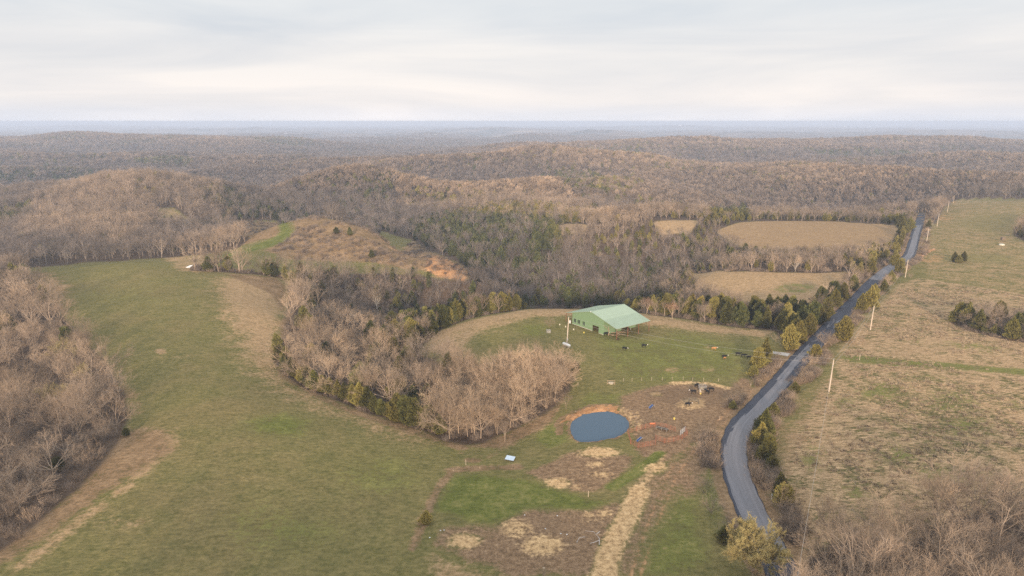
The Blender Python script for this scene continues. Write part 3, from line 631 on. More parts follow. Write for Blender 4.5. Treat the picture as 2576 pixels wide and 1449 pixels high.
def tint_of(x, y):
    t = (fbm(x / 120, y / 120, 3, 91) - .5) * .8 + .12 + np.clip((ground(x, y) + 20) / 45, -.7, .45)  # by height: change of species, plus crest sun and valley shade painted in
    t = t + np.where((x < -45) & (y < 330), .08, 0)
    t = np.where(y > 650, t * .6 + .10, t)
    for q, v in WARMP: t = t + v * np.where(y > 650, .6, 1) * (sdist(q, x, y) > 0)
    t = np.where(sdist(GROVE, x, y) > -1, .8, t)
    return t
def visible(x, y, z):                    # inside the frame (with a margin)
    d = y * math.cos(TILT) - (z - CAM_H) * math.sin(TILT); u = y * math.sin(TILT) + (z - CAM_H) * math.cos(TILT)
    sx = 512 + FPX * x / d; sy = 288 - FPX * u / d
    return (sx > -25) & (sx < 1049) & (sy > 0) & (sy < 640)
pts = []
for Y0, Y1, s in ((58, 440, 5.6), (440, 850, 6.4), (850, 1600, 8.2), (1600, 3500, 12.5), (3500, 6500, 24)):
    gx, gy = np.meshgrid(np.arange(-.95 * Y1 - 30, .95 * Y1 + 30, s), np.arange(Y0, Y1, s)); gx = gx.ravel(); gy = gy.ravel()
    gx = gx + rng.uniform(-.42, .42, gx.size) * s; gy = gy + rng.uniform(-.42, .42, gy.size) * s
    k = (np.abs(gx) < .92 * gy + 25) & (gy < Y1 * 1.0); gx, gy = gx[k], gy[k]
    k = open_sd(gx, gy) < -.8
    gx, gy = gx[k], gy[k]
    if Y0 < 900: k = dline(rdc, gx, gy) > 6.5; gx, gy = gx[k], gy[k]
    fm = bil(M['forest'], ug, vg, gx / gy, np.log(gy)); k = fm > .4; gx, gy = gx[k], gy[k]
    # big crowns stand wider apart in the near woods
    keep = rng.random(gx.size); thin = np.where((gy < 330) & (gx < -50), .56, 1.0); k = keep < thin; gx, gy = gx[k], gy[k]
    pts.append(np.stack([gx, gy, np.full(gx.size, s)], 1))
gx = []; 
gb = GROVE.min(0), GROVE.max(0)
qx, qy = np.meshgrid(np.arange(gb[0][0], gb[1][0], 3.9), np.arange(gb[0][1], gb[1][1], 3.9)); qx = qx.ravel() + rng.uniform(-1.3, 1.3, qx.size); qy = qy.ravel() + rng.uniform(-1.3, 1.3, qy.size)
k = (sdist(GROVE, qx, qy) > 0) & (rng.random(qx.size) < .52); pts.append(np.stack([qx[k], qy[k], np.full(k.sum(), 3.0)], 1))
pts = np.concatenate(pts); tx, ty = pts[:, 0], pts[:, 1]; tz = ground(tx, ty)
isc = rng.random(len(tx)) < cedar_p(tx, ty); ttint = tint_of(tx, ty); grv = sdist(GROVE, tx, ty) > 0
vis = visible(tx, ty, tz + 6)
print('TREES', len(tx), isc.sum(), vis.sum())
esd = open_sd(tx, ty)
order = np.argsort(ty); nb = nc = 0; rest = []
def where(x, y, e):
    near_ = 'nearest' if y < 130 else 'near' if y < 200 else 'middle' if y < 270 else 'far'
    return (near_ + ' edge' if e > -7 else near_ + ' inside') + ' of the '
def area(x, y):
    if x < -52 and y < 330: return 'big left wood'
    if x > 52 and y < 190: return 'lower right corner thicket'
    if x > 120 and y < 420 and x / y > .4: return 'narrow right edge wood'
    if y < 300 and x < 25: return 'wooded draw left of the barn'
    if x > 60: return 'far roadside hedgerows'
    return 'wood behind the barn hill'
for i in order:
    x, y = tx[i], ty[i]
    if not vis[i]:
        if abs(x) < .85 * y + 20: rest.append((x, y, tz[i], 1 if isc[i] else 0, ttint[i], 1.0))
        continue
    if isc[i]:
        if nc < 262:
            nc += 1; ar = area(x, y)
            k = 'cedar_bush' if random.random() < .12 else 'cedar' if random.random() < .8 else 'slim_cedar'
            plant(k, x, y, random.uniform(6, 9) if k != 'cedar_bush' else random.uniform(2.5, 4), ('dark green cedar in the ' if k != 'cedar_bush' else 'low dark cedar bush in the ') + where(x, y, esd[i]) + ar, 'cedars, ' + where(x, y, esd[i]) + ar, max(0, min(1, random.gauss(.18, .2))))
            continue
    elif nb < 270:
        nb += 1; ar = area(x, y)
        if grv[i]: plant(random.choice(['upright', 'spreading', 'spreading']), x, y, random.uniform(7.5, 14.0), 'slender pale tan leafless tree packed in the grove beside the pond', 'trees of the pale grove by the pond', random.choice([.75, .9, 1.0, 1.0])); continue
        k = random.choice(['spreading', 'spreading', 'upright', 'thicket']) if y < 330 else 'upright'
        hh = random.uniform(9, 14) if k != 'thicket' else random.uniform(5, 8)
        if x < -50 and y < 330 and k == 'spreading': hh = random.uniform(9, 13)
        if x > 52 and y < 190: hh *= 1.12
        if x > 60 and 290 < y < 620: hh = min(hh, 9.5) * random.uniform(.75, 1)
        if x < 25 and y > 300: hh *= .62 if x < -20 else .8
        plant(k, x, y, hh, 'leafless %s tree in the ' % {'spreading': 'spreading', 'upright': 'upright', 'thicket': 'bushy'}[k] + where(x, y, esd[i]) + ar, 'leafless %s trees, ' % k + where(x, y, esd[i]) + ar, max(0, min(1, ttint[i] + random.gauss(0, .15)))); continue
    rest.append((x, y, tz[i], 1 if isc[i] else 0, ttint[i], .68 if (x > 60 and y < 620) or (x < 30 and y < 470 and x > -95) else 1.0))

def source(names_meshes, cname):
    c = bpy.data.collections.new(cname)
    for nm, meshes in names_meshes:
        mb = bpy.data.meshes.new(nm); bm = bmesh.new(); mats = []
        for me in meshes:
            n0 = len(bm.faces); bm.from_mesh(me); bm.faces.ensure_lookup_table()
            for f in bm.faces[n0:]: f.material_index = len(mats)
            mats.append(me.materials[0])
        bm.to_mesh(mb); bm.free()
        for m in mats: mb.materials.append(m)
        c.objects.link(bpy.data.objects.new(nm, mb))
    return c
def instances(name, label, arr, coll, smin, smax, rand_idx):
    """arr: x, y, z, index (-1 any), tint"""
    arr = np.array(arr, float); n = len(arr); me = bpy.data.meshes.new(name); me.vertices.add(n); me.vertices.foreach_set('co', arr[:, :3].astype(np.float32).ravel())
    def at(nm, ty, v): a = me.attributes.new(nm, ty, 'POINT'); a.data.foreach_set('value' if ty != 'FLOAT_VECTOR' else 'vector', v)
    at('size', 'FLOAT', (rng.uniform(smin, smax, n) * (arr[:, 5] if arr.shape[1] > 5 else 1.0)).astype(np.float32)); at('turn', 'FLOAT_VECTOR', np.stack([rng.normal(0, .05, n), rng.normal(0, .05, n), rng.uniform(0, 6.28, n)], 1).astype(np.float32).ravel())
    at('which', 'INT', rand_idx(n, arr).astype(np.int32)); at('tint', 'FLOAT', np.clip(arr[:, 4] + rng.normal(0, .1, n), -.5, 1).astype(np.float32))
    o = bpy.data.objects.new(name, me); COL.objects.link(o); tag(o, label, None, None, 'stuff')
    g = bpy.data.node_groups.new(name, 'GeometryNodeTree'); g.interface.new_socket('Geometry', in_out='INPUT', socket_type='NodeSocketGeometry'); g.interface.new_socket('Geometry', in_out='OUTPUT', socket_type='NodeSocketGeometry')
    N = g.nodes; gi = N.new('NodeGroupInput'); go = N.new('NodeGroupOutput'); mp = N.new('GeometryNodeMeshToPoints'); ip = N.new('GeometryNodeInstanceOnPoints'); ci = N.new('GeometryNodeCollectionInfo')
    ci.inputs['Collection'].default_value = coll; ci.inputs['Separate Children'].default_value = True; ci.inputs['Reset Children'].default_value = True
    def na(nm, dt): q = N.new('GeometryNodeInputNamedAttribute'); q.data_type = dt; q.inputs['Name'].default_value = nm; return [s for s in q.outputs if s.enabled and s.name == 'Attribute'][0]
    L = g.links; L.new(gi.outputs[0], ip.inputs['Points']); L.new(ci.outputs[0], ip.inputs['Instance']); ip.inputs['Pick Instance'].default_value = True
    L.new(na('which', 'INT'), ip.inputs['Instance Index']); L.new(na('turn', 'FLOAT_VECTOR'), ip.inputs['Rotation']); L.new(na('size', 'FLOAT'), ip.inputs['Scale']); L.new(ip.outputs[0], go.inputs[0])
    md = o.modifiers.new('scatter', 'NODES'); md.node_group = g
    return o
# the woods nobody could count: simpler trees, the farther the simpler
simple = []
for i in range(6):
    w, t = bare_tree(600 + i, 13.5, .72, .5, 6, 4, 3, 4, 1.7, .40, up=.6); wm = w.mesh('w', BARK)
    # twig spray of the third order as single spikes
    simple.append(('mid tree %d' % i, [wm, t.mesh('t', TWIG)]))
fars = []
for i in range(4):
    w, t = bare_tree(640 + i, 13.5, .8, .45, 6, 7, 1, 3, 2.4, .42, up=.6); mb2 = MB(); r_ = random.Random(i)
    for v in range(0, len(t.v), 4):
        a = Vector(t.v[v]); b = Vector(t.v[v + 3])
        for q in range(9): c = a.lerp(b, r_.random()); mb2.spike(c, c + ((b - a).normalized() * .8 + rvec(r_) * .8 + Vector((0, 0, .4))).normalized() * r_.uniform(1.2, 2.8), .07)
    fars.append(('far tree %d' % i, [w.mesh('w', BARK), t.mesh('t', TWIG), mb2.mesh('t', TWIG)]))
cds = [('woods cedar %d' % i, [cedar(660 + i, 8.5, 6.2, 900, .75, .5)[1].mesh('c', CEDAR)]) for i in range(3)]
cdf = [('yonder cedar %d' % i, [cedar(670 + i, 9, 7.5, 260, 1.5, .5)[1].mesh('c', CEDAR)]) for i in range(2)]
rest = np.array(rest); print('STUFF', len(rest))
nearc = source([('a%d ' % i + n, m) for i, (n, m) in enumerate(simple + cds)], 'near woods'); farc = source([('a%d ' % i + n, m) for i, (n, m) in enumerate(fars + cdf)], 'far woods')
def pick(nb_, nc_): return lambda n, a: np.where(a[:, 3] > .5, nb_ + rng.integers(0, nc_, n), rng.integers(0, nb_, n))
m = rest[:, 1] < 900
instances('woodland', 'leafless hardwood and cedar forest filling the valley and hillsides behind the farm', rest[m], nearc, .75, 1.1, pick(6, 3))
m2 = (rest[:, 1] >= 900) & (rest[:, 1] < 1750)
instances('hillside_forest', 'grey brown leafless forest covering the middle hills', rest[m2], farc, .78, 1.1, pick(4, 2))
m3 = (rest[:, 1] >= 1750) & (rest[:, 1] < 3500)
instances('far_forest', 'hazy leafless forest covering the far ridges', rest[m3], farc, .95, 1.4, pick(4, 2))
m4 = rest[:, 1] >= 3500
instances('distant_forest', 'blue grey forest on the farthest ridges', rest[m4], farc, 1.2, 1.6, pick(4, 2))
# undergrowth: twiggy brush under the near woods, along the road and on the brushy knob
us = []
n_ = 26000; bx = rng.uniform(-360, 330, n_); by = rng.uniform(60, 470, n_); f = bil(M['forest'], ug, vg, bx / by, np.log(by)); k = (np.abs(bx) < .9 * by) & (f > .45); us += [(a, b, 0, 0, t) for a, b, t in zip(bx[k], by[k], rng.uniform(-.3, .5, k.sum()))]
KN = upoly([(560,556),(850,556),(1040,604),(1184,680),(1170,712),(1060,680),(940,660),(720,652),(660,630),(720,605),(745,580),(700,560)])
n_ = 9000; bx = rng.uniform(KN[:, 0].min(), KN[:, 0].max(), n_); by = rng.uniform(KN[:, 1].min(), KN[:, 1].max(), n_); k = (sdist(KN, bx, by) > 0) & (fbm(bx / 16, by / 16, 3, 8) > .47); us += [(a, b, 0, 0, t) for a, b, t in zip(bx[k], by[k], rng.uniform(-.3, .6, k.sum()))]
for side, lo, hi, n_ in ((-1, 4.6, 7.5, 900), (1, 4.6, 8.5, 1800)):
    k = rng.integers(20, len(rdc) - 2, n_); a = rdc[k]; d = rdc[k + 1] - a; d /= np.linalg.norm(d, axis=1)[:, None] + 1e-9; nrm = np.stack([d[:, 1], -d[:, 0]], 1) * side
    o_ = rng.uniform(lo, hi, n_); p_ = a + nrm * o_[:, None] + d * rng.uniform(0, 4, n_)[:, None]; w_ = fbm(p_[:, 0] / 9, p_[:, 1] / 9, 2, 3) > (.55 if side < 0 else .42); us += [(a_, b_, 0, 0, t) for (a_, b_), t in zip(p_[w_], rng.uniform(0, .9, w_.sum()))]
us = np.array(us); us[:, 2] = ground(us[:, 0], us[:, 1])
brush = source([('b%d brush' % i, [shrubmesh(700 + i, 1.5, 60).mesh('b', TWIG)]) for i in range(4)], 'brush')
instances('undergrowth', 'brown twiggy brush under the trees and along the road verges', us, brush, .6, 1.6, lambda n, a: rng.integers(0, 4, n))

HAYP = upoly([(1990,1090),(2050,1010),(2100,935),(2110,890),(2160,820),(2260,715),(2310,700),(2420,715),(2576,740),(2900,760),(2900,1500),(2040,1500),(1985,1350),(1960,1230)])
def tuft(seed, H=.5, n=16):
    r = random.Random(seed); mb = MB()
    for _ in range(n):
        a = Vector((r.gauss(0, .22), r.gauss(0, .22), 0)); d = (Vector((r.uniform(-.9, .3), r.uniform(-.6, .6), 1))).normalized(); sd_ = d.cross(rvec(r)).normalized() * .045; mb.tri(a - sd_, a + sd_, a + d * H * r.uniform(.6, 1.3))
    return mb
n_ = 60000; hx = rng.uniform(HAYP[:, 0].min(), HAYP[:, 0].max(), n_); hy = rng.uniform(60, 330, n_); k = (sdist(HAYP, hx, hy) > 2) & (hx < .82 * hy + 10) & (fbm(hx / 3, hy / 2, 2, 19) > .45) & (fbm(hx / 22, hy / 18, 3, 29) > .42)
hs = np.stack([hx[k], hy[k], ground(hx[k], hy[k]), 0 * hx[k], rng.uniform(-.4, 1, k.sum())], 1); HAYM = tree_mat('dry grass', (.28, .20, .13), (.44, .33, .22), (.50, .38, .25))
instances('grass_tufts', 'dry tan grass tufts over the hay field', hs, source([('t%d tuft' % i, [tuft(750 + i).mesh('t', HAYM)]) for i in range(4)], 'tufts'), .6, 1.3, lambda n, a: rng.integers(0, 4, n))
# ---- single trees one can point to
def at(x, y): return unproj(x, y)
def one(kind, x, y, h, label, tint=.3, group=None, **k):
    p = at(x, y); return plant(kind, p[0], p[1], h, label, group, tint, **k)
# cedar row on the far brow of the barn hill
brow = [(1010,880),(1062,868),(1100,834),(1190,799),(1300,782),(1350,776),(1450,776),(1550,781),(1640,793),(1760,808),(1850,818),(1950,830)]
bw = BROW; tt = np.linspace(0, len(bw) - 1.001, 62)
for j, t in enumerate(tt):
    i = int(t); p = bw[i] * (1 - (t - i)) + bw[i + 1] * (t - i); q = p * (1 + random.uniform(.012, .10) * (0.4 if i < 3 else 1)); right = t > 8.6
    if random.random() < .82: plant('cedar' if random.random() < .85 else 'slim_cedar', q[0], q[1], random.uniform(6.5, 8.5) + (1.2 if right else 0), 'tall olive cedar in the row along the brow behind the green barn' if not right else 'golden green cedar in the row right of the green barn', 'cedar row behind the barn' if not right else 'golden cedars right of the barn', random.uniform(.05, .5) if not right else random.choice([.25, .5, .8, .95]))
    else: plant('upright', q[0], q[1], random.uniform(8, 11), 'thin leafless tree among the cedars along the brow behind the barn', 'leafless trees in the cedar row', .5)
for x, y, h, kk, tn, lb in ((1627,790,7.5,'upright',1,'small rusty brown sapling just right of the barn roof'), (1691,803,7.5,'upright',1,'reddest sapling with a round crown, second to the right of the barn'), (1760,811,8.5,'upright',.4,'wide pale leafless sapling, third to the right of the barn'), (1386,770,8.5,'upright',.6,'leafless tree with narrow crown on the brow left of the barn')):
    o = one(kk, x, y, h, lb, tn)
    if 'rusty' in lb or 'reddest' in lb:
        ch = [c for c in o.children if c.name.startswith('crown')][0]; ch.material_slots[0].link = 'OBJECT'; ch.material_slots[0].material = REDL
one('thicket', 1382, 822, 3.8, 'tiny leafless sapling inside the low block enclosure left of the barn', .8)
for a in ((2122,857,8.5,.75,'big golden cedar at the right verge beside the second power pole'), (1905,930,7,.55,'bushy cedar left of the road beside the grazing cows'), (1924,918,8.5,.5,'pointed cedar left of the road where the gravel drive comes in'), (1895,948,3.5,.4,'small low cedar below the pair left of the road'),
          (1985,880,8.5,.7,'largest golden cedar at the left roadside above the gravel drive'), (2010,862,7.5,.65,'golden cedar second up the left roadside from the drive'), (2035,842,7.5,.5,'golden cedar third up the left roadside from the drive'),
          (2062,815,7,.55,'golden cedar fourth up the left roadside from the drive'), (2080,800,8,.4,'cedar fifth up the left roadside from the drive'), (2100,775,7.5,.5,'cedar opposite the power pole at the left roadside'), (2120,755,7.5,.45,'cedar sixth up the left roadside from the drive'),
          (2145,730,7,.3,'dark cedar seventh up the left roadside from the drive'), (2190,690,8,.6,'round golden cedar above the bare tree at the left roadside'), (2165,787,7.5,.6,'cedar cluster, left one at the right roadside bend'), (2188,775,9,.65,'tallest of the cedars at the right roadside bend'), (2197,755,7,.6,'rear cedar at the right roadside bend'),
          (2262,690,8,.55,'cedar in front of the leaning pole at the right roadside'), (2250,668,8,.5,'cedar right of the pale stretch of road'), (2240,712,6,.4,'dark cedar below the one by the leaning pole'), (2222,738,6,.3,'low dark cedar on the right fence line'),
          (2270,590,10,.35,'tall dark cedar left of the far end of the road'), (2288,578,9,.3,'cedar crowding the left side of the far road end'), (2262,572,9,.3,'rear dark cedar left of the far road end'), (2335,575,6,.4,'cedar right of the far road end below the far pole'),
          (1922,1100,7,.15,'round dark green cedar at the inside of the road bend'), (1912,1128,6.2,.7,'rusty gold cedar just below the dark green one at the road bend'), (1932,1150,5.5,.3,'third cedar of the clump at the road bend'), (1918,1165,4,.3,'low cedar at the foot of the clump at the road bend'),
          (1962,1250,5,.45,'cedar behind the pale forked tree right of the road'), (2400,658,5.2,.35,'left bush of the lone cedar clump out in the right hay field'), (2423,658,5.4,.3,'right bush of the lone cedar clump out in the right hay field'), (2411,661,4.0,.45,'low front bush of the lone cedar clump in the right hay field'),
          (2000,988,3,.35,'small cedar at the right verge below the gravel drive'), (1843,1028,2.2,.2,'tiny dark cedar bush left of the road above the bend'), (1072,1318,2.6,.55,'little upright cedar alone on the pasture fence line'),
          (1448,935,3.2,.1,'little dark cedar at the right edge of the pale grove'), (318,1096,2.0,.05,'small round dark bush out on the grass beside the left wood'), (880,592,5,.1,'dark round cedar on the brushy knob, right one of two'), (846,588,4,.15,'dark round cedar on the brushy knob, left one of two'), (935,648,4.5,.1,'low dark cedar on the clay slope of the knob')):
    one('cedar_bush' if a[2] < 4.2 else 'slim_cedar' if 'pointed' in a[4] or 'upright' in a[4] else 'cedar', *a[:3], a[4], a[3])
one('spreading', 1962, 1285, 6.5, 'pale forked leafless tree right of the road above the yellow tree', 1.0, variant=0)
one('thicket', 2075, 868, 5.5, 'pinkish brown brush overhanging the right edge of the road', .7); one('thicket', 2035, 925, 4.5, 'leafless thicket at the right verge opposite the drive', .8); one('thicket', 2020, 960, 4.5, 'leafless thicket on the right verge, below the one opposite the drive', .7)
one('thicket', 1990, 1015, 3.8, 'low leafless thicket on the right verge above the bend', .6); one('thicket', 1950, 1075, 3.2, 'low leafless thicket behind the bend cedars', .5); one('thicket', 1965, 870, 5.5, 'leafless thicket beside the gravel drive on the left verge', .6)
one('thicket', 2170, 700, 7, 'pale fan shaped leafless tree between cedars at the left roadside', .8); one('spreading', 2200, 650, 9, 'bare white limbed tree in front of the brown field far up the road', 1.0, wm=WHITEB)
one('upright', 2232, 725, 7, 'twisted bare tree on the right fence line', .8); one('thicket', 2290, 700, 3, 'low brush at the foot of the leaning pole', .6)
one('upright', 1270, 1112, 6.5, 'slim leafless sapling alone right of the pale grove', .7, variant=2); one('upright', 1424, 1030, 5.5, 'single pale sapling standing left above the pond', .8, variant=1)
one('thicket', 1790, 1290, 4.2, 'pinkish leafless thicket left of the lower road', .4); one('thicket', 1770, 1240, 4.0, 'pale leafless thicket above the pink one left of the lower road', .4); one('cedar_bush', 1822, 1365, 3.0, 'dark cedar bush left of the yellow tree', .2); one('thicket', 1835, 1340, 4.0, 'leafless thicket against the left side of the yellow tree', .3)
one('spreading', 835, 985, 14, 'largest round spreading leafless tree in the draw with pale fanning limbs', .75, variant=1); one('upright', 792, 900, 17, 'tallest pale leafless tree in the draw', .85, variant=0); one('spreading', 960, 860, 8, 'pale leafless tree at the front of the dark cedars in the draw', .8, variant=2)
one('upright', 950, 790, 15, 'bone white leafless sycamore standing in the valley wood', 1.0, wm=WHITEB, variant=3); one('cedar', 1035, 870, 10, 'biggest golden cedar in the draw at the left foot of the barn hill', .55)
one('upright', 1190, 800, 6, 'pale forked tree against the cedars on the brow, leftmost one', .9); one('upright', 2000, 684, 9, 'white blossomed looking pale tree at the edge of the middle brown field', 1.0, wm=WHITEB)
for k, (x, y) in enumerate(((1000,1065),(1020,1070),(1045,1078),(880,1015),(905,1028),(925,1035),(790,985),(812,992),(720,925),(745,955),(705,905),(850,1003),(770,972),(960,1050),(1085,1085),(1105,1098),(735,950),(758,968),(830,996),(868,1012),(890,1022),(942,1043),(985,1058),(1010,1062),(1060,1076),(1072,1082),(775,978),(716,938),(698,890),(702,915),(1035,1040),(1065,1055),(1000,1040),(1045,1010),(1075,1030))):
    one('cedar', x, y - 6, random.uniform(4.5, 7) if k > 2 else 7.5, 'olive cedar in the hedge along the lower edge of the wooded draw', random.choice([.1, .2, .3, .5]), 'cedar hedge along the draw')
for x, y in ((492,680),(510,681),(525,681),(540,682),(575,684),(625,687),(650,690),(672,692),(690,694)):
    one('cedar' if x in (525, 672, 690) else 'upright', x, y, 8 if x == 672 else 7, 'slim tree in the short strip of wood jutting into the left pasture', .1, 'trees of the short strip in the pasture', cat='tree')
for k, (x, y) in enumerate(((2398,812),(2412,818),(2430,822),(2448,828),(2466,832),(2484,838),(2502,842),(2520,846),(2540,850),(2560,855),(2578,860),(2420,806),(2480,820),(2530,832))):
    one('thicket' if k % 3 else 'cedar_bush', x, y - 2, random.uniform(4, 6.5) if k % 3 else random.uniform(3, 4.2), 'low brush along the front of the wood clump by the right edge', random.choice([.05, .1, .3]), 'brush of the right edge clump', name='hedge_bush', cat='bush')
for k, (x, y) in enumerate(((1942,1185),(1950,1205),(1958,1228),(1948,1240),(1972,1270),(1975,1300),(1985,1330),(1938,1060),(1945,1045),(1975,1000),(1992,975),(2012,948),(2052,900),(2090,870),(2150,800),(2175,765))):
    one('thicket' if k % 4 else 'cedar_bush', x, y, random.uniform(2.6, 4.6), 'tangled roadside brush along the right verge', random.uniform(.2, .9), 'brush along the right verge', name='roadside_bush', cat='bush')
# the yellow budding tree over the road
yp = at(1893, 1452); wd, tw = bare_tree(901, 12.6, .62, .5, 9, 7, 3, 7, .6, .16, up=.4)
bd = MB(); scatter_buds(tw, bd, 5, 105000, .14)
yt = empty('budding_tree', (yp[0], yp[1], float(ground(*yp))), 1.0, .80); tag(yt, 'yellow green tree bursting into bud over the road at the bottom', 'tree')
q = obj('trunk', wd.mesh('trunk', BARK), yt); q['tint'] = .6; q = obj('crown', tw.mesh('crown', TWIG), yt); q['tint'] = .7; q = obj('bud_cover', bd.mesh('buds', BUDS), yt); q['kind'] = 'stuff'
for x, y, h in ((180,850,10),(150,965,9),(215,905,8)):
    p = at(x, y + 70); w2, t2 = bare_tree(910 + int(h), h, .7, .5, 5, 5, 3, 5, .8, .2); b2 = MB(); scatter_buds(t2, b2, int(h), 7000, .13)
    o = empty('budding_tree', (p[0], p[1], float(ground(*p))), 0); tag(o, {180: 'yellow budding tree at the upper edge of the left wood', 150: 'yellow budding tree deepest inside the left wood', 215: 'small yellow budding tree close to the pasture in the left wood'}[x], 'tree')
    q = obj('trunk', w2.mesh('trunk', BARK), o); q = obj('crown', t2.mesh('crown', TWIG), o); q['tint'] = .5; q = obj('bud_cover', b2.mesh('buds', BUDS), o); q['kind'] = 'stuff'

# ------------------------------------------------------------------ pond and road
def water():
    t = NT('pond water'); g = t.n('ShaderNodeNewGeometry'); t.b.inputs['Base Color'].default_value = (.058, .102, .145, 1); t.b.inputs['Roughness'].default_value = .12
    t.b.inputs['IOR'].default_value = 1.33; t.b.inputs['Specular IOR Level'].default_value = .5; t.bump(t.noise(g.outputs['Position'], 2.2, 4, .6), .35, .12); return t.m
mb = MB(); pq = np.vstack([POND[-1:], POND, POND[:2]]); out = []
for i in range(1, len(pq) - 2):
    for t in (0, .33, .66):
        a, b, c, d = pq[i - 1], pq[i], pq[i + 1], pq[i + 2]; out.append(0.5 * ((2 * b) + (c - a) * t + (2 * a - 5 * b + 4 * c - d) * t * t + (3 * b - a - 3 * c + d) * t ** 3))
cen = POND.mean(0); mb.poly([(cen[0] + (q[0] - cen[0]) * 1.03, cen[1] + (q[1] - cen[1]) * 1.03, pond_z) for q in out][::-1])
po = obj('pond_water', mb.mesh('pond_water', water())); tag(po, kind='structure')

def asphalt():
    t = NT('patched asphalt'); uv = t.n('ShaderNodeUVMap'); mp = t.n('ShaderNodeMapping'); mp.inputs['Scale'].default_value = (.9, .13, 1); t.l(uv.outputs[0], mp.inputs[0])
    at_ = t.n('ShaderNodeVertexColor', layer_name='seal'); g = t.n('ShaderNodeNewGeometry'); st = t.noise(mp.outputs[0], 1.0, 5, .62, .6)
    m = t.step(t.math('ADD', at_.outputs[0], t.math('MULTIPLY', t.math('SUBTRACT', st, .5), 1.9)), .46, .54)
    fine = t.noise(g.outputs['Position'], 5, 4, .7)
    mp2 = t.n('ShaderNodeMapping'); mp2.inputs['Scale'].default_value = (1.2, .02, 1); t.l(uv.outputs[0], mp2.inputs[0]); tr = t.noise(mp2.outputs[0], 1.0, 3)
    grey = t.mix(t.step(tr, .35, .65), t.ramp(fine, [(.35, (.19, .18, .19)), (.65, (.27, .255, .26))]), t.ramp(fine, [(.35, (.155, .148, .155)), (.65, (.22, .21, .215))]))
    dark = t.ramp(fine, [(.35, (.045, .048, .062)), (.65, (.075, .079, .098))])
    t.l(t.mix(m, grey, dark), t.b.inputs['Base Color']); t.b.inputs['Roughness'].default_value = .75; t.bump(fine, .3, .05); return t.m
NCR = 15; rows = []; seal = []; uvs = []; run = 0.0
LASTR = len(rdc) - 1
def seal_shade_at(u, i):
    y = np.interp(i / 8.0, np.arange(len(ROAD)), [p[1] for p in ROAD])
    e = 1.6 if u < .05 or u > .95 else 0
    if y > 1400: return .9  # the budding tree's shade on the road, painted as dark colour
    if y > 1150: return max(e * .5, -.8 if u > .1 else .9)
    if y > 1040: w = .12 + .22 * (1150 - y) / 110; return 1.2 if u < w - .06 else (.5 if u < w + .05 else -.8)
    if y > 955: return 1.2 if u < .3 else (.6 if u < .42 else (.75 if u > .86 else -.45))
    if y > 870: return .95 if u < .25 else (.32 if u < .6 else .66)
    if y > 800: return .95 if u < .22 else .62
    if y > 705: return 1.1
    if y > 650: return -.2
    if y > 565: return .85 if (u < .25 or u > .8) else .2
    return 1.1
for i in range(len(rdc)):
    a = rdc[max(i - 1, 0)]; b = rdc[min(i + 1, LASTR)]; d = (b - a) / (np.linalg.norm(b - a) + 1e-9); nr = np.array([d[1], -d[0]])
    if i: run += float(np.linalg.norm(rdc[i] - rdc[i - 1]))
    for j in range(NCR):
        u = j / (NCR - 1); wob = .12 * math.sin(run * .9 + (3 if u > .5 else 0)) * (abs(u - .5) * 2) ** 4
        off = (u - .5) * 2 * RW + wob * (1 if u > .5 else -1); p = rdc[i] + nr * off; rows.append((p[0], p[1], rz[i] + .05 - .06 * (2 * u - 1) ** 2)); seal.append(seal_shade_at(u, i)); uvs.append((u * 6.7, run))
me = bpy.data.meshes.new('road'); fs = [(i * NCR + j, i * NCR + j + 1, (i + 1) * NCR + j + 1, (i + 1) * NCR + j) for i in range(len(rdc) - 1) for j in range(NCR - 1)]
nv = len(rows)                         # kerbless edges: a skirt down into the verge
for side in (0, NCR - 1):
    st = len(rows)
    for i in range(len(rdc)): x, y, z = rows[i * NCR + side]; rows.append((x, y, z - .5)); seal.append(1); uvs.append((0, 0))
    for i in range(len(rdc) - 1): a, b = i * NCR + side, (i + 1) * NCR + side; fs.append((a, b, st + i + 1, st + i) if side == 0 else (b, a, st + i, st + i + 1))
me.from_pydata(rows, [], fs); me.polygons.foreach_set('use_smooth', [True] * len(fs))
uvl = me.uv_layers.new(name='UVMap'); li = np.zeros(len(me.loops), np.int32); me.loops.foreach_get('vertex_index', li); uvl.data.foreach_set('uv', np.array(uvs, np.float32)[li].ravel())
ca = me.color_attributes.new('seal', 'FLOAT_COLOR', 'POINT'); ca.data.foreach_set('color', np.array([(q, q, q, 1) for q in seal], np.float32).ravel()); me.materials.append(asphalt()); me.update()
ro = obj('road', me); tag(ro, kind='structure')
# the gravel drive that meets the road from the left
dp = upoly([(1985,893),(1960,889),(1935,886),(1912,884)]); mb = MB(); GRAV = flat('pale gravel', (.46, .43, .39), .95, .25, .9)
for i in range(3):
    w0, w1 = (1.9, 1.5, 1.2, .6)[i:i + 2]; a, b = dp[i], dp[i + 1]; d = (b - a) / np.linalg.norm(b - a); nn = np.array([-d[1], d[0]])
    mb.poly([(p[0], p[1], float(ground(p[0], p[1])) + .06) for p in (a - nn * w0, b - nn * w1, b + nn * w1, a + nn * w0)])
tag(obj('gravel_path', mb.mesh('drive', GRAV)), kind='structure')

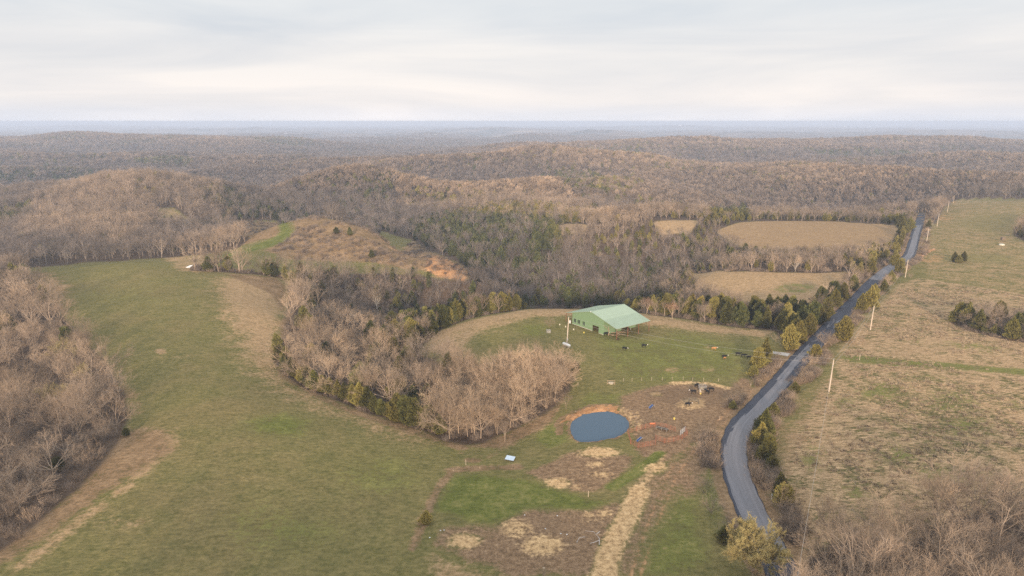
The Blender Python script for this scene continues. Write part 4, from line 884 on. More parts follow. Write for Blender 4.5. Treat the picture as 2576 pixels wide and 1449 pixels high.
# ------------------------------------------------------------------ barn
def barn_paint(name, c, rough=.5):
    t = NT(name); g = t.n('ShaderNodeTexCoord'); f = t.noise(g.outputs['Object'], .5, 4, .6); wv = t.n('ShaderNodeTexWave', wave_type='BANDS', bands_direction='DIAGONAL'); wv.inputs['Scale'].default_value = 3.0
    t.l(t.ramp(f, [(.3, tuple(v * .95 for v in c)), (.7, tuple(min(1, v * 1.05) for v in c))]), t.b.inputs['Base Color']); t.b.inputs['Roughness'].default_value = rough; t.b.inputs['Specular IOR Level'].default_value = .35; return t.m
ROOFM = barn_paint('pale green roof metal', (.385, .475, .345)); ROOFM2 = barn_paint('pale green lean-to metal', (.335, .42, .305)); WALLM = barn_paint('green wall metal', (.225, .33, .175))
RUST = flat('rusty steel', (.26, .12, .07), .8, .3); CONC = flat('concrete', (.52, .48, .41), .9, .2); DARK = flat('dark glass', (.02, .022, .025), .25, .2); FRAME = flat('black frame', (.03, .03, .03), .6); WHITE = flat('white paint', (.78, .77, .74), .5, .1)
bx0, by0, yaw = 31.025, 256.943, -.927; BA, BAL, BB, BC, BL, HR, S1, S2 = 10.96, 4.10, 7.14, 7.11, 17.9, 7.89, .262, .257
barn = empty('barn', (bx0, by0, 0), yaw); tag(barn, 'green metal barn with pale green roof and an open lean-to on its right', 'barn')
def roofz(x): return HR - (S1 * -x if x < 0 else S2 * x)
def gable_wall(y, holes, th=.12):
    mb = MB(); xs = sorted(set([-BA, 0.0, BB] + [h for q in holes for h in q[:2]]))
    for x0, x1 in zip(xs[:-1], xs[1:]):
        cuts = [(z0, z1) for a, b, z0, z1 in holes if a <= x0 + 1e-6 and b >= x1 - 1e-6]; z = 0.0
        for z0, z1 in sorted(cuts) + [(None, None)]:
            t0, t1 = (roofz(x0) - .12, roofz(x1) - .12) if z0 is None else (z0, z0)
            if t0 - z > .01 or t1 - z > .01: mb.prism([(x0, y, z), (x1, y, z), (x1, y, t1), (x0, y, t0)], (0, th, 0))
            z = z1 if z1 else z
    return mb
wins = [(-10.0, -9.5), (-9.25, -8.75), (-7.75, -7.2), (-6.95, -6.4), (-4.75, -4.3), (-4.05, -3.6)]; DOOR = (.85, 4.3, 0.0, 2.6)
obj('wall', gable_wall(0, [(a, b, 1.1, 2.7) for a, b in wins] + [DOOR]).mesh('wall front', WALLM), barn)
obj('wall', gable_wall(BL - .12, []).mesh('wall back', WALLM), barn)
mb = MB(); mb.box((-BA + .06, BL / 2, 2.3), (.12, BL - .3, 4.6)); obj('wall', mb.mesh('wall left', WALLM), barn)
mb = MB(); mb.box((BB - .06, 4.9, 2.8), (.12, 9.5, 5.6)); mb.box((BB - .06, 15.6, 2.8), (.12, 3.9, 5.6)); mb.box((BB - .06, 11.65, 4.6), (.12, 4.0, 2.0)); obj('wall', mb.mesh('wall right', WALLM), barn)
for a, b in wins:
    f = MB(); zc = 1.9
    for q in ((a + .03, zc, .06, 1.6), (b - .03, zc, .06, 1.6)): f.box((q[0], .04, q[1]), (q[2], .1, q[3]))
    f.box(((a + b) / 2, .04, 1.13), (b - a - .12, .1, .06)); f.box(((a + b) / 2, .04, 2.67), (b - a - .12, .1, .06))
    w = obj('window', f.mesh('window', FRAME), barn); g = MB(); g.box(((a + b) / 2, .06, 1.9), (b - a - .12, .02, 1.48)); obj('pane', g.mesh('pane', DARK), w)
mb = MB(); mb.box((-5.1, -.06, .17), (11.6, .12, .34)); mb.box((5.7, -.06, .1), (2.7, .1, .2)); obj('foundation', mb.mesh('foundation', CONC), barn)
mb = MB(); mb.box((-2, BL / 2, .03), (BA + BB - 1.2, BL - .5, .06)); obj('dirt_floor', mb.mesh('floor', flat('dusty floor', (.30, .23, .17), 1)), barn)
def slab(x0, x1, z0, z1, m, nm):
    mb = MB(); mb.prism([(x0, -.35, z0), (x1, -.35, z1), (x1, BL + .35, z1), (x0, BL + .35, z0)], (0, 0, -.09)); o = obj('roof', mb.mesh(nm, m), barn)
    rb = MB(); k = 30
    for i in range(k + 1):
        y = -.3 + (BL + .6) * i / k; rb.prism([(x0, y - .03, z0 + .035), (x1, y - .03, z1 + .035), (x1, y + .03, z1 + .035), (x0, y + .03, z0 + .035)], (0, 0, -.03))
    q = obj('roof_seam', rb.mesh(nm + ' seams', m), o); q['kind'] = 'stuff'
slab(-BA - BAL, -.02, roofz(-BA - BAL), HR, ROOFM, 'roof left'); slab(.02, BB, HR, roofz(BB), ROOFM, 'roof right'); slab(BB + .01, BB + BC, roofz(BB) - .03, roofz(BB + BC) - .03, ROOFM2, 'roof lean-to')
mb = MB(); mb.prism([(-.25, -.4, HR - .02), (0, -.4, HR + .07), (.25, -.4, HR - .02)], (0, BL + .8, 0)); obj('ridge_cap', mb.mesh('ridge', ROOFM2), barn)
mb = MB(); mb.box((0, -.42, HR - .08), (.45, .1, .35)); obj('vent', mb.mesh('vent', WHITE), barn)
for x in (BB + BC - .25, -BA - BAL + .25):
    for k in range(4):
        y = .05 + (BL - .1) * k / 3; p = Matrix.Rotation(yaw, 3, 'Z') @ Vector((x, y, 0)); gz = float(ground(bx0 + p.x, by0 + p.y)); top = roofz(x) - .15
        mb = MB(); mb.box((x, y, (top + gz - .2) / 2), (.2, .2, top - gz + .2)); obj('post', mb.mesh('post', RUST), barn)
for y in (.05, 5.93, 11.8, BL - .05):
    for x0, x1 in ((BB + .02, BB + BC - .1), (-BA - BAL + .1, -BA - .02)):
        mb = MB(); mb.tube([(x0, y, roofz(x0) - .24), (x1, y, roofz(x1) - .24)], [.11, .11], 4); obj('rafter', mb.mesh('rafter', RUST), barn)
mb = MB(); mb.box((BB + BC - .25, BL / 2, roofz(BB + BC) - .2), (.12, BL - .4, .16)); obj('eave_beam', mb.mesh('beam', RUST), barn)
def bpos(x, y): p = Matrix.Rotation(yaw, 3, 'Z') @ Vector((x, y, 0)); return bx0 + p.x, by0 + p.y
WOOD = flat('weathered wood', (.42, .31, .20), .9, .3); WOODD = flat('old dark wood', (.22, .16, .11), .9, .3)
for k, (x, y, L_, rr_, a) in enumerate(((9.5, 3, 4.5, .1, .3), (10.5, 4, 5.0, .09, 1.1), (11, 5.5, 4.0, .12, .1), (9, 6, 5.5, .1, .8), (12, 3, 3.5, .08, 1.9), (10, 8, 4.5, .1, .5), (11.5, 7, 3.8, .09, 2.4), (9.8, 1.6, 4.8, .1, .2))):
    mb = MB(); d = Vector((math.cos(a), math.sin(a), .07)); mb.tube([d * (-L_ / 2), (0, 0, .05), d * (L_ / 2)], [rr_, rr_ * .9, rr_ * .6], 6, cap=True); X_, Y_ = bpos(x, y)
    o = obj('log', mb.mesh('log', WOOD), None, (X_, Y_, float(ground(X_, Y_)) + .12 + .05 * k), yaw); tag(o, 'bleached log lying in the heap under the barn lean-to', 'log', 'logs heaped under the lean-to')
mb = MB(); X_, Y_ = bpos(8.6, 1.2); mb.tube([(0, 0, -.1), (.1, 0, 2.2), (-.2, .1, 3.6)], [.17, .14, .09], 6); mb.tube([(.08, 0, 1.9), (-1.0, .2, 3.2), (-2.0, .3, 3.9)], [.11, .08, .05], 5); o = obj('forked_trunk', mb.mesh('snag', WOOD), None, (X_, Y_, float(ground(X_, Y_))), 0); tag(o, 'pale forked tree trunk propped under the front of the lean-to', 'tree trunk')

# ------------------------------------------------------------------ power poles and wires
POLEM = flat('pale pole wood', (.66, .53, .40), .85, .12, 1.0); STEEL = flat('galvanised steel', (.45, .46, .47), .5, .1, 3, .3); CER = flat('insulator', (.6, .6, .58), .3)
def pole(xb, yb, ht, lean, label, transformer=False):
    p = at(xb, yb); z = float(ground(*p)); o = empty('power_pole', (p[0], p[1], z)); tag(o, label, 'power pole', 'power poles along the road' if not transformer else None)
    a = MB(); a.tube([(0, 0, -.4), (lean * .5, 0, ht * .5), (lean, 0, ht)], [.23, .20, .15], 8, cap=True); obj('shaft', a.mesh('shaft', POLEM), o)
    b = MB(); b.lathe([(.05, 0), (.09, .08), (.05, .16), (.09, .22), (.03, .32)], 7, (lean, 0, ht)); obj('insulator', b.mesh('insulator', CER), o)
    c = MB(); c.box((lean * .8, -.16, ht * .82), (.12, .2, .3)); obj('bracket', c.mesh('bracket', STEEL), o)
    if transformer:
        t = MB(); t.lathe([(.1, 0), (.3, .05), (.3, .95), (.2, 1.05), (.05, 1.2)], 12, (lean + .48, 0, ht - 2.2)); obj('transformer', t.mesh('can', WHITE), o)
        t = MB(); t.box((.25, -.1, 1.6), (.35, .25, .6)); obj('meter_box', t.mesh('meter', STEEL), o)
        t = MB(); t.tube([(0.02, -.24, .2), (.02, -.24, ht * .45)], [.05, .05], 5); obj('conduit', t.mesh('conduit', STEEL), o)
    return Vector((p[0] + lean, p[1], z + ht))
tops = [pole(*a) for a in ((2085,985,10.2,.35,'nearest power pole standing in the hay field right of the road'), (2189,830,9.6,.35,'second nearest power pole, right of the big golden cedar'), (2277,698,9.6,.3,'power pole in front of the cedars at the lower edge of the green hay field'),
   (2330,612,9.6,.3,'power pole beside the far stretch of road'), (2357,569,10.2,.3,'power pole next above the clay bank in the far hay field'), (2383,534,9.6,.2,'second farthest pole along the hay field edge'), (2398,511,9.6,.2,'power pole at the top corner of the far hay field'), (2334,496,14,.2,'farthest pole, rising out of the wood past the road end'))]
tank_top = pole(1426, 864, 10.0, .5, 'power pole with a transformer standing beside the white gas tank', True)
WIREM = flat('aluminium wire', (.50, .47, .42), .5, .05)
def wire(a, b, sag, label, dz=0.0, grp='wires between the power poles'):
    pts_ = [a.lerp(b, t) + Vector((0, 0, .28 + dz - sag * 4 * t * (1 - t))) for t in [i / 16 for i in range(17)]]; mb = MB(); mb.tube(pts_, [.024] * 17, 3); o = obj('power_line', mb.mesh('wire', WIREM)); tag(o, label, 'wire', grp)
for i in range(len(tops) - 1):
    if i == len(tops) - 2: continue
    wire(tops[i], tops[i + 1], 1.0, 'overhead wire strung between poles along the right side of the road'); wire(tops[i], tops[i + 1], 1.2, 'overhead wire strung between poles along the right side of the road', -1.9)
u_, s_ = px(2005, 1455); q_ = Vector((u_ * 90, 90, CAM_H + s_ * 90)); np_ = tops[0] + (q_ - tops[0]) * 1.3; wire(tops[0], np_, 1.0, 'overhead wire running from the nearest pole out of the bottom of the picture', 0, None)
wire(tank_top, tops[0], 2.2, 'overhead service wires crossing the cow pasture to the barn pole', 0, 'service wires over the pasture'); wire(tank_top, tops[0], 2.6, 'overhead service wires crossing the cow pasture to the barn pole', -1.4, 'service wires over the pasture')

# ------------------------------------------------------------------ gas tank
def pyaw(x1, y1, x2, y2): a, b = at(x1, y1), at(x2, y2); return math.atan2(b[1] - a[1], b[0] - a[0])
def place(name, me, x, y, label, cat, rz=0.0, group=None, dz=0.0, sc=1.0):
    p = at(x, y); o = obj(name, me, None, (p[0], p[1], float(ground(*p)) + dz), rz, sc); return tag(o, label, cat, group)
def place_e(name, x, y, label, cat, rz=0.0, group=None, sc=1.0):
    p = at(x, y); return tag(empty(name, (p[0], p[1], float(ground(*p))), rz, sc), label, cat, group)
gt = place_e('gas_tank', 1425, 873, 'white horizontal propane tank at the foot of the barn pole', 'gas tank', pyaw(1412, 869, 1439, 880))
mb = MB(); n_ = 9; prof = [(-2.0, .02)] + [(-2.0 + .5 * (1 - math.cos(a)), .52 * math.sin(a)) for a in (R(20), R(40), R(65), R(90))]; prof += [(-x, r_) for x, r_ in prof[::-1]]
mb.tube([(x, 0, .95) for x, _ in prof], [r_ for _, r_ in prof], 16); obj('shell', mb.mesh('shell', WHITE, True), gt)
mb = MB(); mb.lathe([(.22, 0), (.22, .15), (.12, .25)], 10, (0, 0, 1.44)); obj('dome', mb.mesh('dome', STEEL), gt)
for x in (-1.2, 1.2): mb = MB(); mb.box((x, 0, .25), (.15, .8, .55)); obj('leg', mb.mesh('leg', CONC), gt)

# ------------------------------------------------------------------ cattle
def hide(nm, c): return flat(nm, c, .75, .3, 4)
BLK, ORG, TAN_, BRN, FACE = hide('black hide', (.012, .011, .012)), hide('orange hide', (.50, .24, .09)), hide('cream hide', (.62, .48, .34)), hide('dark brown hide', (.06, .03, .02)), hide('white face', (.75, .70, .64))
def cow_mesh(graze=0.0, step_=0.0, seed=0):
    r = random.Random(seed)
    V_ = []; E_ = []; Rd = []
    def v(p, r_): V_.append(p); Rd.append(r_); return len(V_) - 1
    hz = 1.22 - .75 * graze
    b = [v((-.85, 0, 1.10), (.22, .24)), v((-.55, 0, 1.08), (.30, .33)), v((0, 0, 1.02), (.34, .38)), v((.5, 0, 1.05), (.30, .36)), v((.78, 0, 1.12), (.20, .26)), v((1.02, 0, 1.12 + (hz - 1.22) * .5 + .1), (.15, .19)), v((1.22, 0, hz + .12), (.13, .15)), v((1.42, 0, hz + .02), (.11, .12)), v((1.60, 0, hz - .14), (.075, .08))]
    E_ += [(b[i], b[i + 1]) for i in range(8)]
    for s_ in (-1, 1):
        f = step_ * s_
        a = [v((.55, .2 * s_, .72), (.12, .13)), v((.55 + f * .12, .2 * s_, .45), (.075, .08)), v((.55 + f * .2, .2 * s_, .1), (.055, .055)), v((.59 + f * .2, .2 * s_, .02), (.06, .05))]; E_ += [(b[3], a[0]), (a[0], a[1]), (a[1], a[2]), (a[2], a[3])]
        a = [v((-.62, .2 * s_, .80), (.16, .18)), v((-.56 - f * .1, .2 * s_, .55), (.10, .10)), v((-.72 - f * .16, .2 * s_, .38), (.065, .065)), v((-.68 - f * .18, .2 * s_, .1), (.05, .055)), v((-.64 - f * .18, .2 * s_, .02), (.06, .05))]; E_ += [(b[1], a[0])] + [(a[i], a[i + 1]) for i in range(4)]
        e = v((1.20, .14 * s_, hz + .16), (.04, .035)); e2 = v((1.16, .27 * s_, hz + .14), (.03, .05)); E_ += [(b[6], e), (e, e2)]
    t = [v((-1.0, 0, 1.12), (.05, .05)), v((-1.06, 0, .8), (.03, .03)), v((-1.04, .02, .48), (.05, .05))]; E_ += [(b[0], t[0]), (t[0], t[1]), (t[1], t[2])]
    me = bpy.data.meshes.new('cow'); me.from_pydata(V_, E_, []); o = bpy.data.objects.new('tmp', me); COL.objects.link(o); m_ = o.modifiers.new('s', 'SKIN'); m_.use_smooth_shade = True; s2 = o.modifiers.new('d', 'SUBSURF'); s2.levels = 1
    for i, q in enumerate(me.skin_vertices[0].data): q.radius = Rd[i]; q.use_root = (i == b[2])
    dg = bpy.context.evaluated_depsgraph_get(); out = bpy.data.meshes.new_from_object(o.evaluated_get(dg)); bpy.data.objects.remove(o); return out, hz
BASE = {k: cow_mesh(*a) for k, a in (('stand', (0, .3, 1)), ('walk', (.15, 1.1, 2)), ('graze', (.95, .4, 3)), ('feed', (.45, .1, 4)))}
def cow(x, y, face, pose, hide_m, white, label, sc=.88, name='cow', cat='cow', loc=None):
    me, hz = BASE[pose]; me = me.copy(); me.materials.clear(); me.materials.append(hide_m); me.materials.append(FACE)
    if white:
        for p_ in me.polygons:
            c = p_.center
            if c.x > 1.19 and abs(c.y) < .16 and c.z < hz + .3: p_.material_index = 1
    p = at(x, y) if loc is None else loc; o = obj(name, me, None, (p[0], p[1], float(ground(p[0], p[1])) - .01), R(face), sc); return tag(o, label, cat)
for a in ((1752,974,35,'feed',BLK,False,'black cow at the far left side of the ring feeder'), (1744,990,178,'stand',BLK,True,'black white faced cow facing left beside the ring feeder'), (1761,990,82,'feed',TAN_,False,'cream cow seen from behind eating at the ring feeder'),
          (1779,990,115,'feed',BLK,False,'black cow feeding at the near right of the ring feeder'), (1789,984,172,'feed',BLK,False,'black cow at the far right side of the ring feeder'), (1730,1022,5,'walk',BLK,True,'black white faced cow beside the broken dark ring in the mud'),
          (1796,881,-5,'walk',ORG,True,'orange cow walking alone in the pasture'), (1822,901,0,'stand',BLK,True,'black white faced cow with a tan calf at her side'), (1856,894.5,-12,'stand',BLK,False,'black cow at the rear of the line heading for the roadside cedar'),
          (1870,898.5,-12,'walk',BLK,False,'middle black cow in the line heading for the roadside cedar'), (1884,903,-8,'stand',BLK,False,'black cow third in the line heading for the roadside cedar'), (1898,903,-5,'walk',BRN,False,'dark brown cow half hidden by the roadside cedar'),
          (1571,881,-30,'walk',BLK,True,'black white faced cow left of two alone below the barn'), (1620,874,-8,'stand',BLK,True,'black white faced cow right of two alone below the barn'), (1524,844,5,'stand',BLK,True,'black white faced cow at the front corner of the barn')):
    cow(*a, sc=.92)
cow(0, 0, -60, 'stand', BRN, True, 'dark brown white faced cow standing in the shade of the lean-to', loc=bpos(9.2, 11.5)); cow(1823, 902.5, 20, 'graze', ORG, False, 'small tan calf beside the black cow in the pasture', .5, 'calf', 'calf'); cow(1555, 856, 200, 'graze', BRN, False, 'small dark calf at the foot of the lean-to corner post', .5, 'calf', 'calf')

# ------------------------------------------------------------------ feeders, troughs, corral
def ring_mesh(m, r_=1.2, arc=2 * math.pi, broken=False):
    mb = MB(); K_ = 20
    for z in (.08, .55, 1.0):
        mb.tube([(math.cos(arc * i / K_) * r_, math.sin(arc * i / K_) * r_, z) for i in range(K_ + 1)], [.045] * (K_ + 1), 4)
    for i in range(0, K_, 1 if not broken else 2): a = arc * i / K_; mb.tube([(math.cos(a) * r_, math.sin(a) * r_, .08), (math.cos(a + .12) * r_ * .97, math.sin(a + .12) * r_ * .97, 1.0)], [.035] * 2, 4)
    return mb.mesh('ring', m)
GALV = flat('dull galvanised pipe', (.42, .40, .38), .6, .2); DKM = flat('dark painted pipe', (.06, .07, .075), .6); STRAWM = flat('hay heap', (.42, .31, .17), 1, .4, 2)
rf = place_e('ring_feeder', 1767, 977, 'round grey pipe hay feeder among the cows in the mud', 'hay feeder'); obj('pipe_ring', ring_mesh(GALV), rf); mb = MB(); mb.lathe([(1.0, 0), (.9, .3), (.5, .45), (.1, .5)], 10); obj('hay', mb.mesh('hay', STRAWM), rf)
rf = place('broken_ring_feeder', ring_mesh(DKM, 1.5, 3.9, True), 1745, 1014, 'collapsed dark ring feeder lying open on the straw', 'hay feeder', R(-30))
BLUE = flat('blue plastic', (.06, .12, .30), .4); BLKP = flat('black plastic', (.02, .02, .022), .5); RAIL = flat('pale rail', (.55, .50, .42), .6)
def trough(L_, m, rail):
    e_ = []; t = MB(); w = .32
    t.prism([(-L_ / 2, -w, .62), (-L_ / 2, -w * .6, .36), (-L_ / 2, w * .6, .36), (-L_ / 2, w, .62), (-L_ / 2, w - .04, .62), (-L_ / 2, w * .6 - .03, .40), (-L_ / 2, -w * .6 + .03, .40), (-L_ / 2, -w + .04, .62)], (L_, 0, 0)); e_.append(('bunk', t.mesh('bunk', m)))
    for s_ in (-1, 1): f = MB(); f.tube([(-L_ / 2, s_ * (w + .03), .64), (L_ / 2, s_ * (w + .03), .64)], [.035] * 2, 5, cap=True); e_.append(('rail', f.mesh('rail', rail)))
    for x in (-L_ / 2 + .2, 0, L_ / 2 - .2):
        for s_ in (-1, 1): f = MB(); f.tube([(x, s_ * (w + .03), .62), (x, s_ * (w + .14), 0)], [.03] * 2, 4); e_.append(('leg', f.mesh('leg', rail)))
    return e_
for x, y, L_, m, rl, a, lb in ((1639,1026,2.8,BLUE,GALV,pyaw(1633, 1029, 1645, 1019),'blue feed trough on the mud above the corral'), (1609,1109,2.8,BLUE,RAIL,pyaw(1604, 1112, 1615, 1103),'blue feed trough standing inside the corral'), (1665,1082,3.4,BLKP,RAIL,pyaw(1653, 1078, 1678, 1084),'long black feed bunk with pale rails inside the corral')):
    o = place_e('feed_trough', x, y, lb, 'feed trough', a)
    for nm, me in trough(L_, m, rl): obj(nm, me, o)
def panel_mesh(L_, m):
    mb = MB()
    for z in (.25, .5, .78, 1.08, 1.4): mb.tube([(0, 0, z), (L_, 0, z)], [.03] * 2, 4)
    for x in (0, L_ / 2, L_): mb.tube([(x, 0, 0), (x, 0, 1.45)], [.035] * 2, 4)
    return mb.mesh('panel', m)
REDP = flat('rusty red pipe', (.40, .15, .085), .7, .3); pm = panel_mesh(2.9, REDP); zz = lambda q: (1572.3 + .07324 * q[0], 1037.7 + .07324 * q[1])
for li_, line_ in enumerate(([(80,740),(450,620),(780,540),(1100,490),(1450,560),(1700,640),(1900,740)], [(2050,640),(2160,720),(2120,830),(1900,950),(1650,1010),(1460,1080),(1250,1020),(1060,960)], [(1060,960),(1040,1190),(850,1180),(650,1150),(480,1230),(260,1190),(160,1050),(150,880),(80,740)])):
    q = upoly([zz(p) for p in line_]); d = np.concatenate([[0], np.cumsum(np.linalg.norm(np.diff(q, axis=0), axis=1))]); t = 0
    while t + 2.5 < d[-1]:
        a = np.array([np.interp(t, d, q[:, 0]), np.interp(t, d, q[:, 1])]); b = np.array([np.interp(t + 3, d, q[:, 0]), np.interp(t + 3, d, q[:, 1])])
        o = obj('livestock_fence', pm, None, (a[0], a[1], float(ground(*a))), math.atan2(b[1] - a[1], b[0] - a[0])); tag(o, ('rusty red pipe panel in the far side of the corral', 'rusty red pipe panel in the near right side of the corral', 'rusty red pipe panel in the left part of the corral')[li_], 'livestock panel', ('corral panels, far side', 'corral panels, near right side', 'corral panels, left part')[li_]); t += 3
place('corral_gate', panel_mesh(3.2, WHITE), 1711.4, 1096, 'white pipe gate at the right end of the corral', 'gate', pyaw(1711, 1096, 1722, 1086))
def bucket(m, r_=.28, h_=.5): mb = MB(); mb.lathe([(r_ * .8, 0), (r_, h_), (r_ * .9, h_), (r_ * .72, .08)], 10); return mb.mesh('bucket', m)
YEL = flat('yellow plastic', (.75, .60, .14), .5, .1); ORP = flat('orange plastic', (.85, .26, .10), .5, .1); CRM = flat('cream plastic', (.72, .66, .52), .5, .1)
for x, y, m, lb in ((1408,818,CRM,'cream tub farthest left of the barn'), (1423,823,CRM,'cream tub close behind the barn pole'), (1443,830,CRM,'cream tub nearest the barn wall'), (1469,838,YEL,'yellow tub in the grass before the barn windows'), (1696,1055,YEL,'small yellow bucket on the mud above the corral'), (1762,991.5,YEL,'yellow bucket on the ground by the cream cow')):
    place('bucket', bucket(m), x, y, lb, 'bucket')
mb = MB(); mb.prism([(-.7, -.25, .35), (.7, -.3, .42), (.75, .3, .38), (-.65, .35, .3)], (0, 0, -.3)); place('feed_tub', mb.mesh('tub', ORP), 1640.7, 1067, 'bright orange low tub between pond and corral', 'tub')
o = place_e('block_enclosure', 1380, 836, 'low square block enclosure round a sapling left of the barn', 'planter')
for x, y, dx, dy in ((0, -.75, 1.6, .15), (0, .75, 1.6, .15), (-.73, 0, .14, 1.34), (.73, 0, .14, 1.34)): mb = MB(); mb.box((x, y, .45), (dx, dy, .95)); obj('side', mb.mesh('side', flat('grey boards', (.38, .35, .30), .9)), o)
o = place_e('hay_rack', 1537, 966, 'open wooden crate holding a pale mineral tub below the barn', 'rack', R(-8))
for x, y in ((-1.2, -.6), (1.2, -.6), (-1.2, .6), (1.2, .6)): mb = MB(); mb.box((x, y, .55), (.12, .12, 1.15)); obj('post', mb.mesh('post', WOOD), o)
for y in (-.67, .67):
    for z in (.4, .9): mb = MB(); mb.box((0, y, z), (2.5, .05, .14)); obj('board', mb.mesh('board', WOOD), o)
mb = MB(); mb.lathe([(.75, 0), (.8, .4), (.6, .42), (.55, .15)], 12); place('mineral_tub', mb.mesh('tub', CRM), 1537, 965, 'pale round tub inside the open wooden crate', 'tub')
o = place_e('metal_sheet', 1283, 1158, 'pale blue sheet leaning on a dark frame in the pasture', 'metal sheet', R(-15)); mb = MB(); mb.prism([(-1.2, -.6, .5), (1.1, -.8, .45), (1.2, .8, .75), (-1.0, .8, .9)], (0, 0, -.05)); obj('sheet', mb.mesh('sheet', flat('pale blue metal', (.50, .60, .70), .4, .1)), o)
for x, y in ((-1, -.5), (1, -.5), (-.9, .6), (1, .6)): mb = MB(); mb.box((x, y, .2), (.1, .1, .5)); obj('leg', mb.mesh('leg', WOODD), o)

# fence posts, markers
fp = MB(); fp.tube([(0, 0, -.2), (0, 0, 1.15)], [.05, .04], 5, cap=True); fpm = fp.mesh('post', POLEM)
zo = lambda a, b: (1320.7 + .2691 * a, 723.3 + .2691 * b)
for a, b in ((920,878),(1000,876),(1090,871),(1183,868),(1283,868),(1375,865),(1478,864),(1567,871),(1668,876),(1808,880),(2110,920),(495,915)):
    x, y = zo(a, b); place('fence_post', fpm, x, y, 'thin pale fence post in the row above the mud yard', 'fence post', 0, 'fence posts above the mud yard')
for x, y, h, lb in ((1172,1170,1.6,'tall wooden post left of the brown brush patch in the pasture'), (1140,1187,1.0,'short wooden post at the fence corner in the pasture'), (1207,1180,.8,'stub post between the fence corner and the blue sheet'), (1480,1250,1.6,'leaning wooden post alone by the mud below the pond'), (2162,906,2.2,'single pale post by the green strip in the hay field'), (1810,1056,1.1,'post on the verge left of the road bend')):
    place('wooden_post', fpm, x, y, lb, 'post', 0, None, 0, h / 1.25)
mb = MB(); mb.lathe([(.27, -.3), (.27, 1.45), (.22, 1.5), (.02, 1.52)], 12); place('gate_post', mb.mesh('post', WOOD), 1368, 1446, 'thick round wooden post at the bottom edge of the picture', 'post')
mb = MB(); mb.lathe([(.12, -.2), (.12, 1.3), (.05, 1.4)], 8); place('marker_post', mb.mesh('marker', WHITE), 1941, 1257, 'white marker pipe in the grass right of the road', 'marker')
mb = MB()
for pts_ in ([(-2.2, -.8, .1), (-1.6, .2, .5), (-.4, .5, .5)], [(2.1, -1.6, .1), (2.3, 0, .5), (1.4, 1.6, .9), (-.2, 2.4, .6)], [(2.3, -.4, .4), (1.2, -1.0, .3), (.3, -1.2, .2)], [(1.9, 1.0, .8), (2.6, 1.6, 1.0)]): mb.tube(pts_, [.1, .08, .06, .03][:len(pts_)], 5)
place('fallen_branch', mb.mesh('branch', flat('bleached wood', (.50, .45, .40), .8)), 1478, 1360, 'curved bleached branch lying on the mud', 'branch')
rk = random.Random(3)
def stone(sz, m):
    mb = MB(); bm = bmesh.new(); bmesh.ops.create_icosphere(bm, subdivisions=1, radius=sz)
    for v in bm.verts: v.co = Vector((v.co.x * 1.3, v.co.y, v.co.z * .6)) * rk.uniform(.75, 1.2)
    me = bpy.data.meshes.new('stone'); bm.to_mesh(me); bm.free(); me.materials.append(m); return me
WST = flat('white stone', (.72, .70, .66), .8, .1); OST = flat('clay boulder', (.40, .24, .15), .95, .3)
for x, y in ((1108,1335),(1117,1334),(1081,1353),(1411,1343),(1426,1345),(1402,1298),(1372,1330),(1320,1296),(2010,1440)): place('pale_stone', stone(.15, WST), x, y, 'small white stone in the lower pasture', 'stone', rk.uniform(0, 3), 'white stones in the lower pasture', .05)
for x, y in ((2348,627),(2338,633),(2330,640),(2322,644),(2318,652),(2310,655),(2302,662)): place('clay_boulder', stone(.9, OST), x, y, 'orange brown boulder on the bank beside the far road', 'boulder', rk.uniform(0, 3), 'boulders on the bank by the far road', .1)
for k, (x, y) in enumerate(((1596,1045),(1600,1052),(1603,1062),(1598,1072),(1601,1080),(1593,1040),(1585,1032),(1448,1035),(1440,1045),(1500,1028),(1530,1029),(1470,1030))): place('bank_stone', stone(.24, flat('bank stone', (.36, .25, .17), .9)) if k == 0 else bpy.data.objects['bank_stone'].data, x, y, 'buff stone on the bare bank around the pond', 'stone', rk.uniform(0, 3), 'stones on the pond bank', .05)
o = place_e('deer_blind', 2522, 607, 'brown box blind standing out in the far right hay field', 'hunting blind'); mb = MB(); mb.box((0, 0, 1.9), (2.2, 2.0, 1.8)); obj('cabin', mb.mesh('cabin', WOODD), o)
for x, y in ((-.9, -.8), (.9, -.8), (-.9, .8), (.9, .8)): mb = MB(); mb.box((x, y, .45), (.12, .12, 1.1)); obj('leg', mb.mesh('leg', WOODD), o)
mb = MB(); mb.lathe([(1.6, 0), (1.7, .6), (1.2, .9), (.2, 1.0)], 12); place('stock_tank', mb.mesh('tank', CRM), 2520, 617, 'pale low tank just below the box blind', 'water tank')
mb = MB(); mb.prism([(-1.4, -.5, .5), (1.0, -.8, .3), (1.9, .9, 1.5), (.4, .9, 1.3)], (0, .1, -.3)); place('white_tarp', mb.mesh('tarp', WHITE), 475, 674, 'white crumpled sheet at the tip of the wood strip in the left pasture', 'tarp')
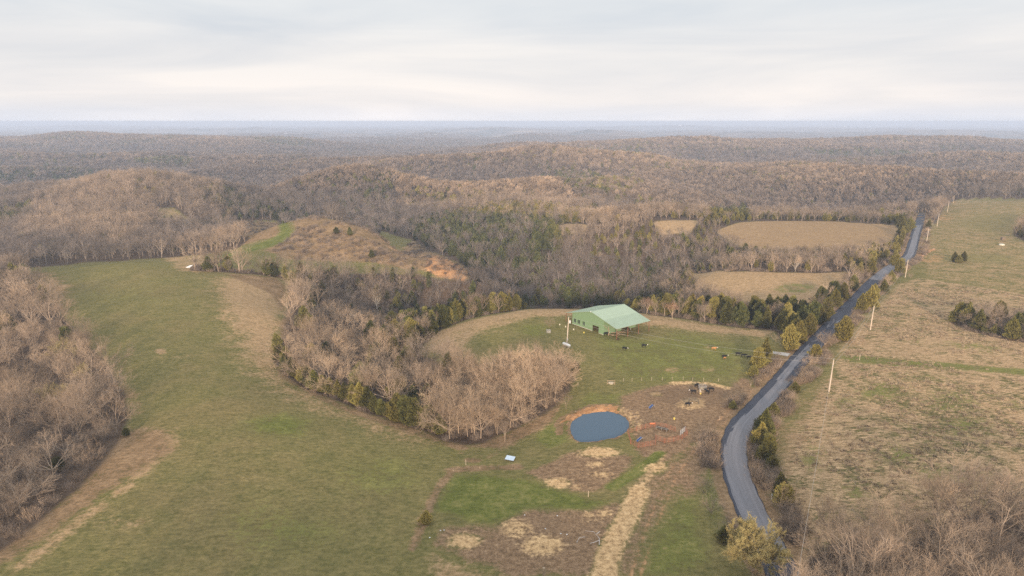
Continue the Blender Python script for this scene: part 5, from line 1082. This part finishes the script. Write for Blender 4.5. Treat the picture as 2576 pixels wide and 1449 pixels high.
# farms far off
HWM = flat('far white wall', (.80, .78, .74), .7, .05); HGR = flat('far green roof', (.30, .45, .36), .6); HBR = flat('far tin roof', (.62, .60, .58), .5)
def house(L_, W_, h_, wm, rm):
    mb = MB(); mb.box((0, 0, h_ / 2), (L_, W_, h_)); mb.prism([(-L_ / 2 - .5, -W_ / 2 - .5, h_ + .01), (-L_ / 2 - .5, W_ / 2 + .5, h_ + .01), (-L_ / 2 - .5, 0, h_ + W_ * .33)], (L_ + 1, 0, 0), 1); return mb.mesh('house', [wm, rm])
for x, y, L_, rm, lb in ((720,338,26,HBR,'tiny white farm building left on the hazy ridge'), (753,340,20,HBR,'tiny white farm building right of its twin on the hazy ridge'), (921,333,24,HBR,'lone white speck of a house left of centre near the horizon'), (1094,341,24,HBR,'white farm building in the hazy valley at centre'),
      (1406,320,50,HBR,'white building just under the horizon at centre'), (1711,318,60,HBR,'bright white building under the horizon above the right hill'), (1735,332,34,HBR,'small bright house below the one under the horizon'), (1938,318,70,HBR,'long pale building under the horizon on the right'),
      (2123,320,50,HBR,'pale house close right of the water tower'), (2186,319,60,HBR,'pale shed farther right of the water tower'), (2561,320,80,HBR,'long white building at the right edge under the horizon'), (128,333,22,HBR,'pale speck of a house in the far left haze'), (1540,383,16,HGR,'low farmhouse with green roof on the wooded hilltop')):
    place('farmhouse', house(L_, L_ * .5, L_ * .28, HWM, rm), x, y, lb, 'house', R(random.uniform(-30, 30)))
wtw = place_e('water_tower', 2102, 317, 'slender white water tower on the right horizon', 'water tower'); mb = MB(); mb.lathe([(9, 0), (5, 12), (5, 50)], 10); obj('stem', mb.mesh('stem', WHITE), wtw); mb = MB(); mb.lathe([(5, 50), (13, 58), (13, 70), (4, 78)], 12); obj('tank', mb.mesh('tank', WHITE), wtw)

# ------------------------------------------------------------------ the air
HAZE_DENS = 1.55e-4
def haze():
    lo = float(ZT.min()) - 1.0; hi = max(CAM_H + 4, float(ZT[YY > 42].max()) + 26); print('HAZE', lo, hi)
    m = bpy.data.materials.new('haze air'); m.use_nodes = True; t = m.node_tree; t.nodes.clear(); o = t.nodes.new('ShaderNodeOutputMaterial'); v = t.nodes.new('ShaderNodeVolumePrincipled')
    v.inputs['Color'].default_value = (.73, .83, 1.0, 1); v.inputs['Density'].default_value = HAZE_DENS; v.inputs['Anisotropy'].default_value = 0.0; t.links.new(v.outputs[0], o.inputs['Volume'])
    mb = MB(); mb.box((0, 23000, (lo + hi) / 2), (130000, 50000, hi - lo)); tag(obj('haze', mb.mesh('haze', m)), 'thin blue haze lying over the hills', None, None, 'stuff')
haze()
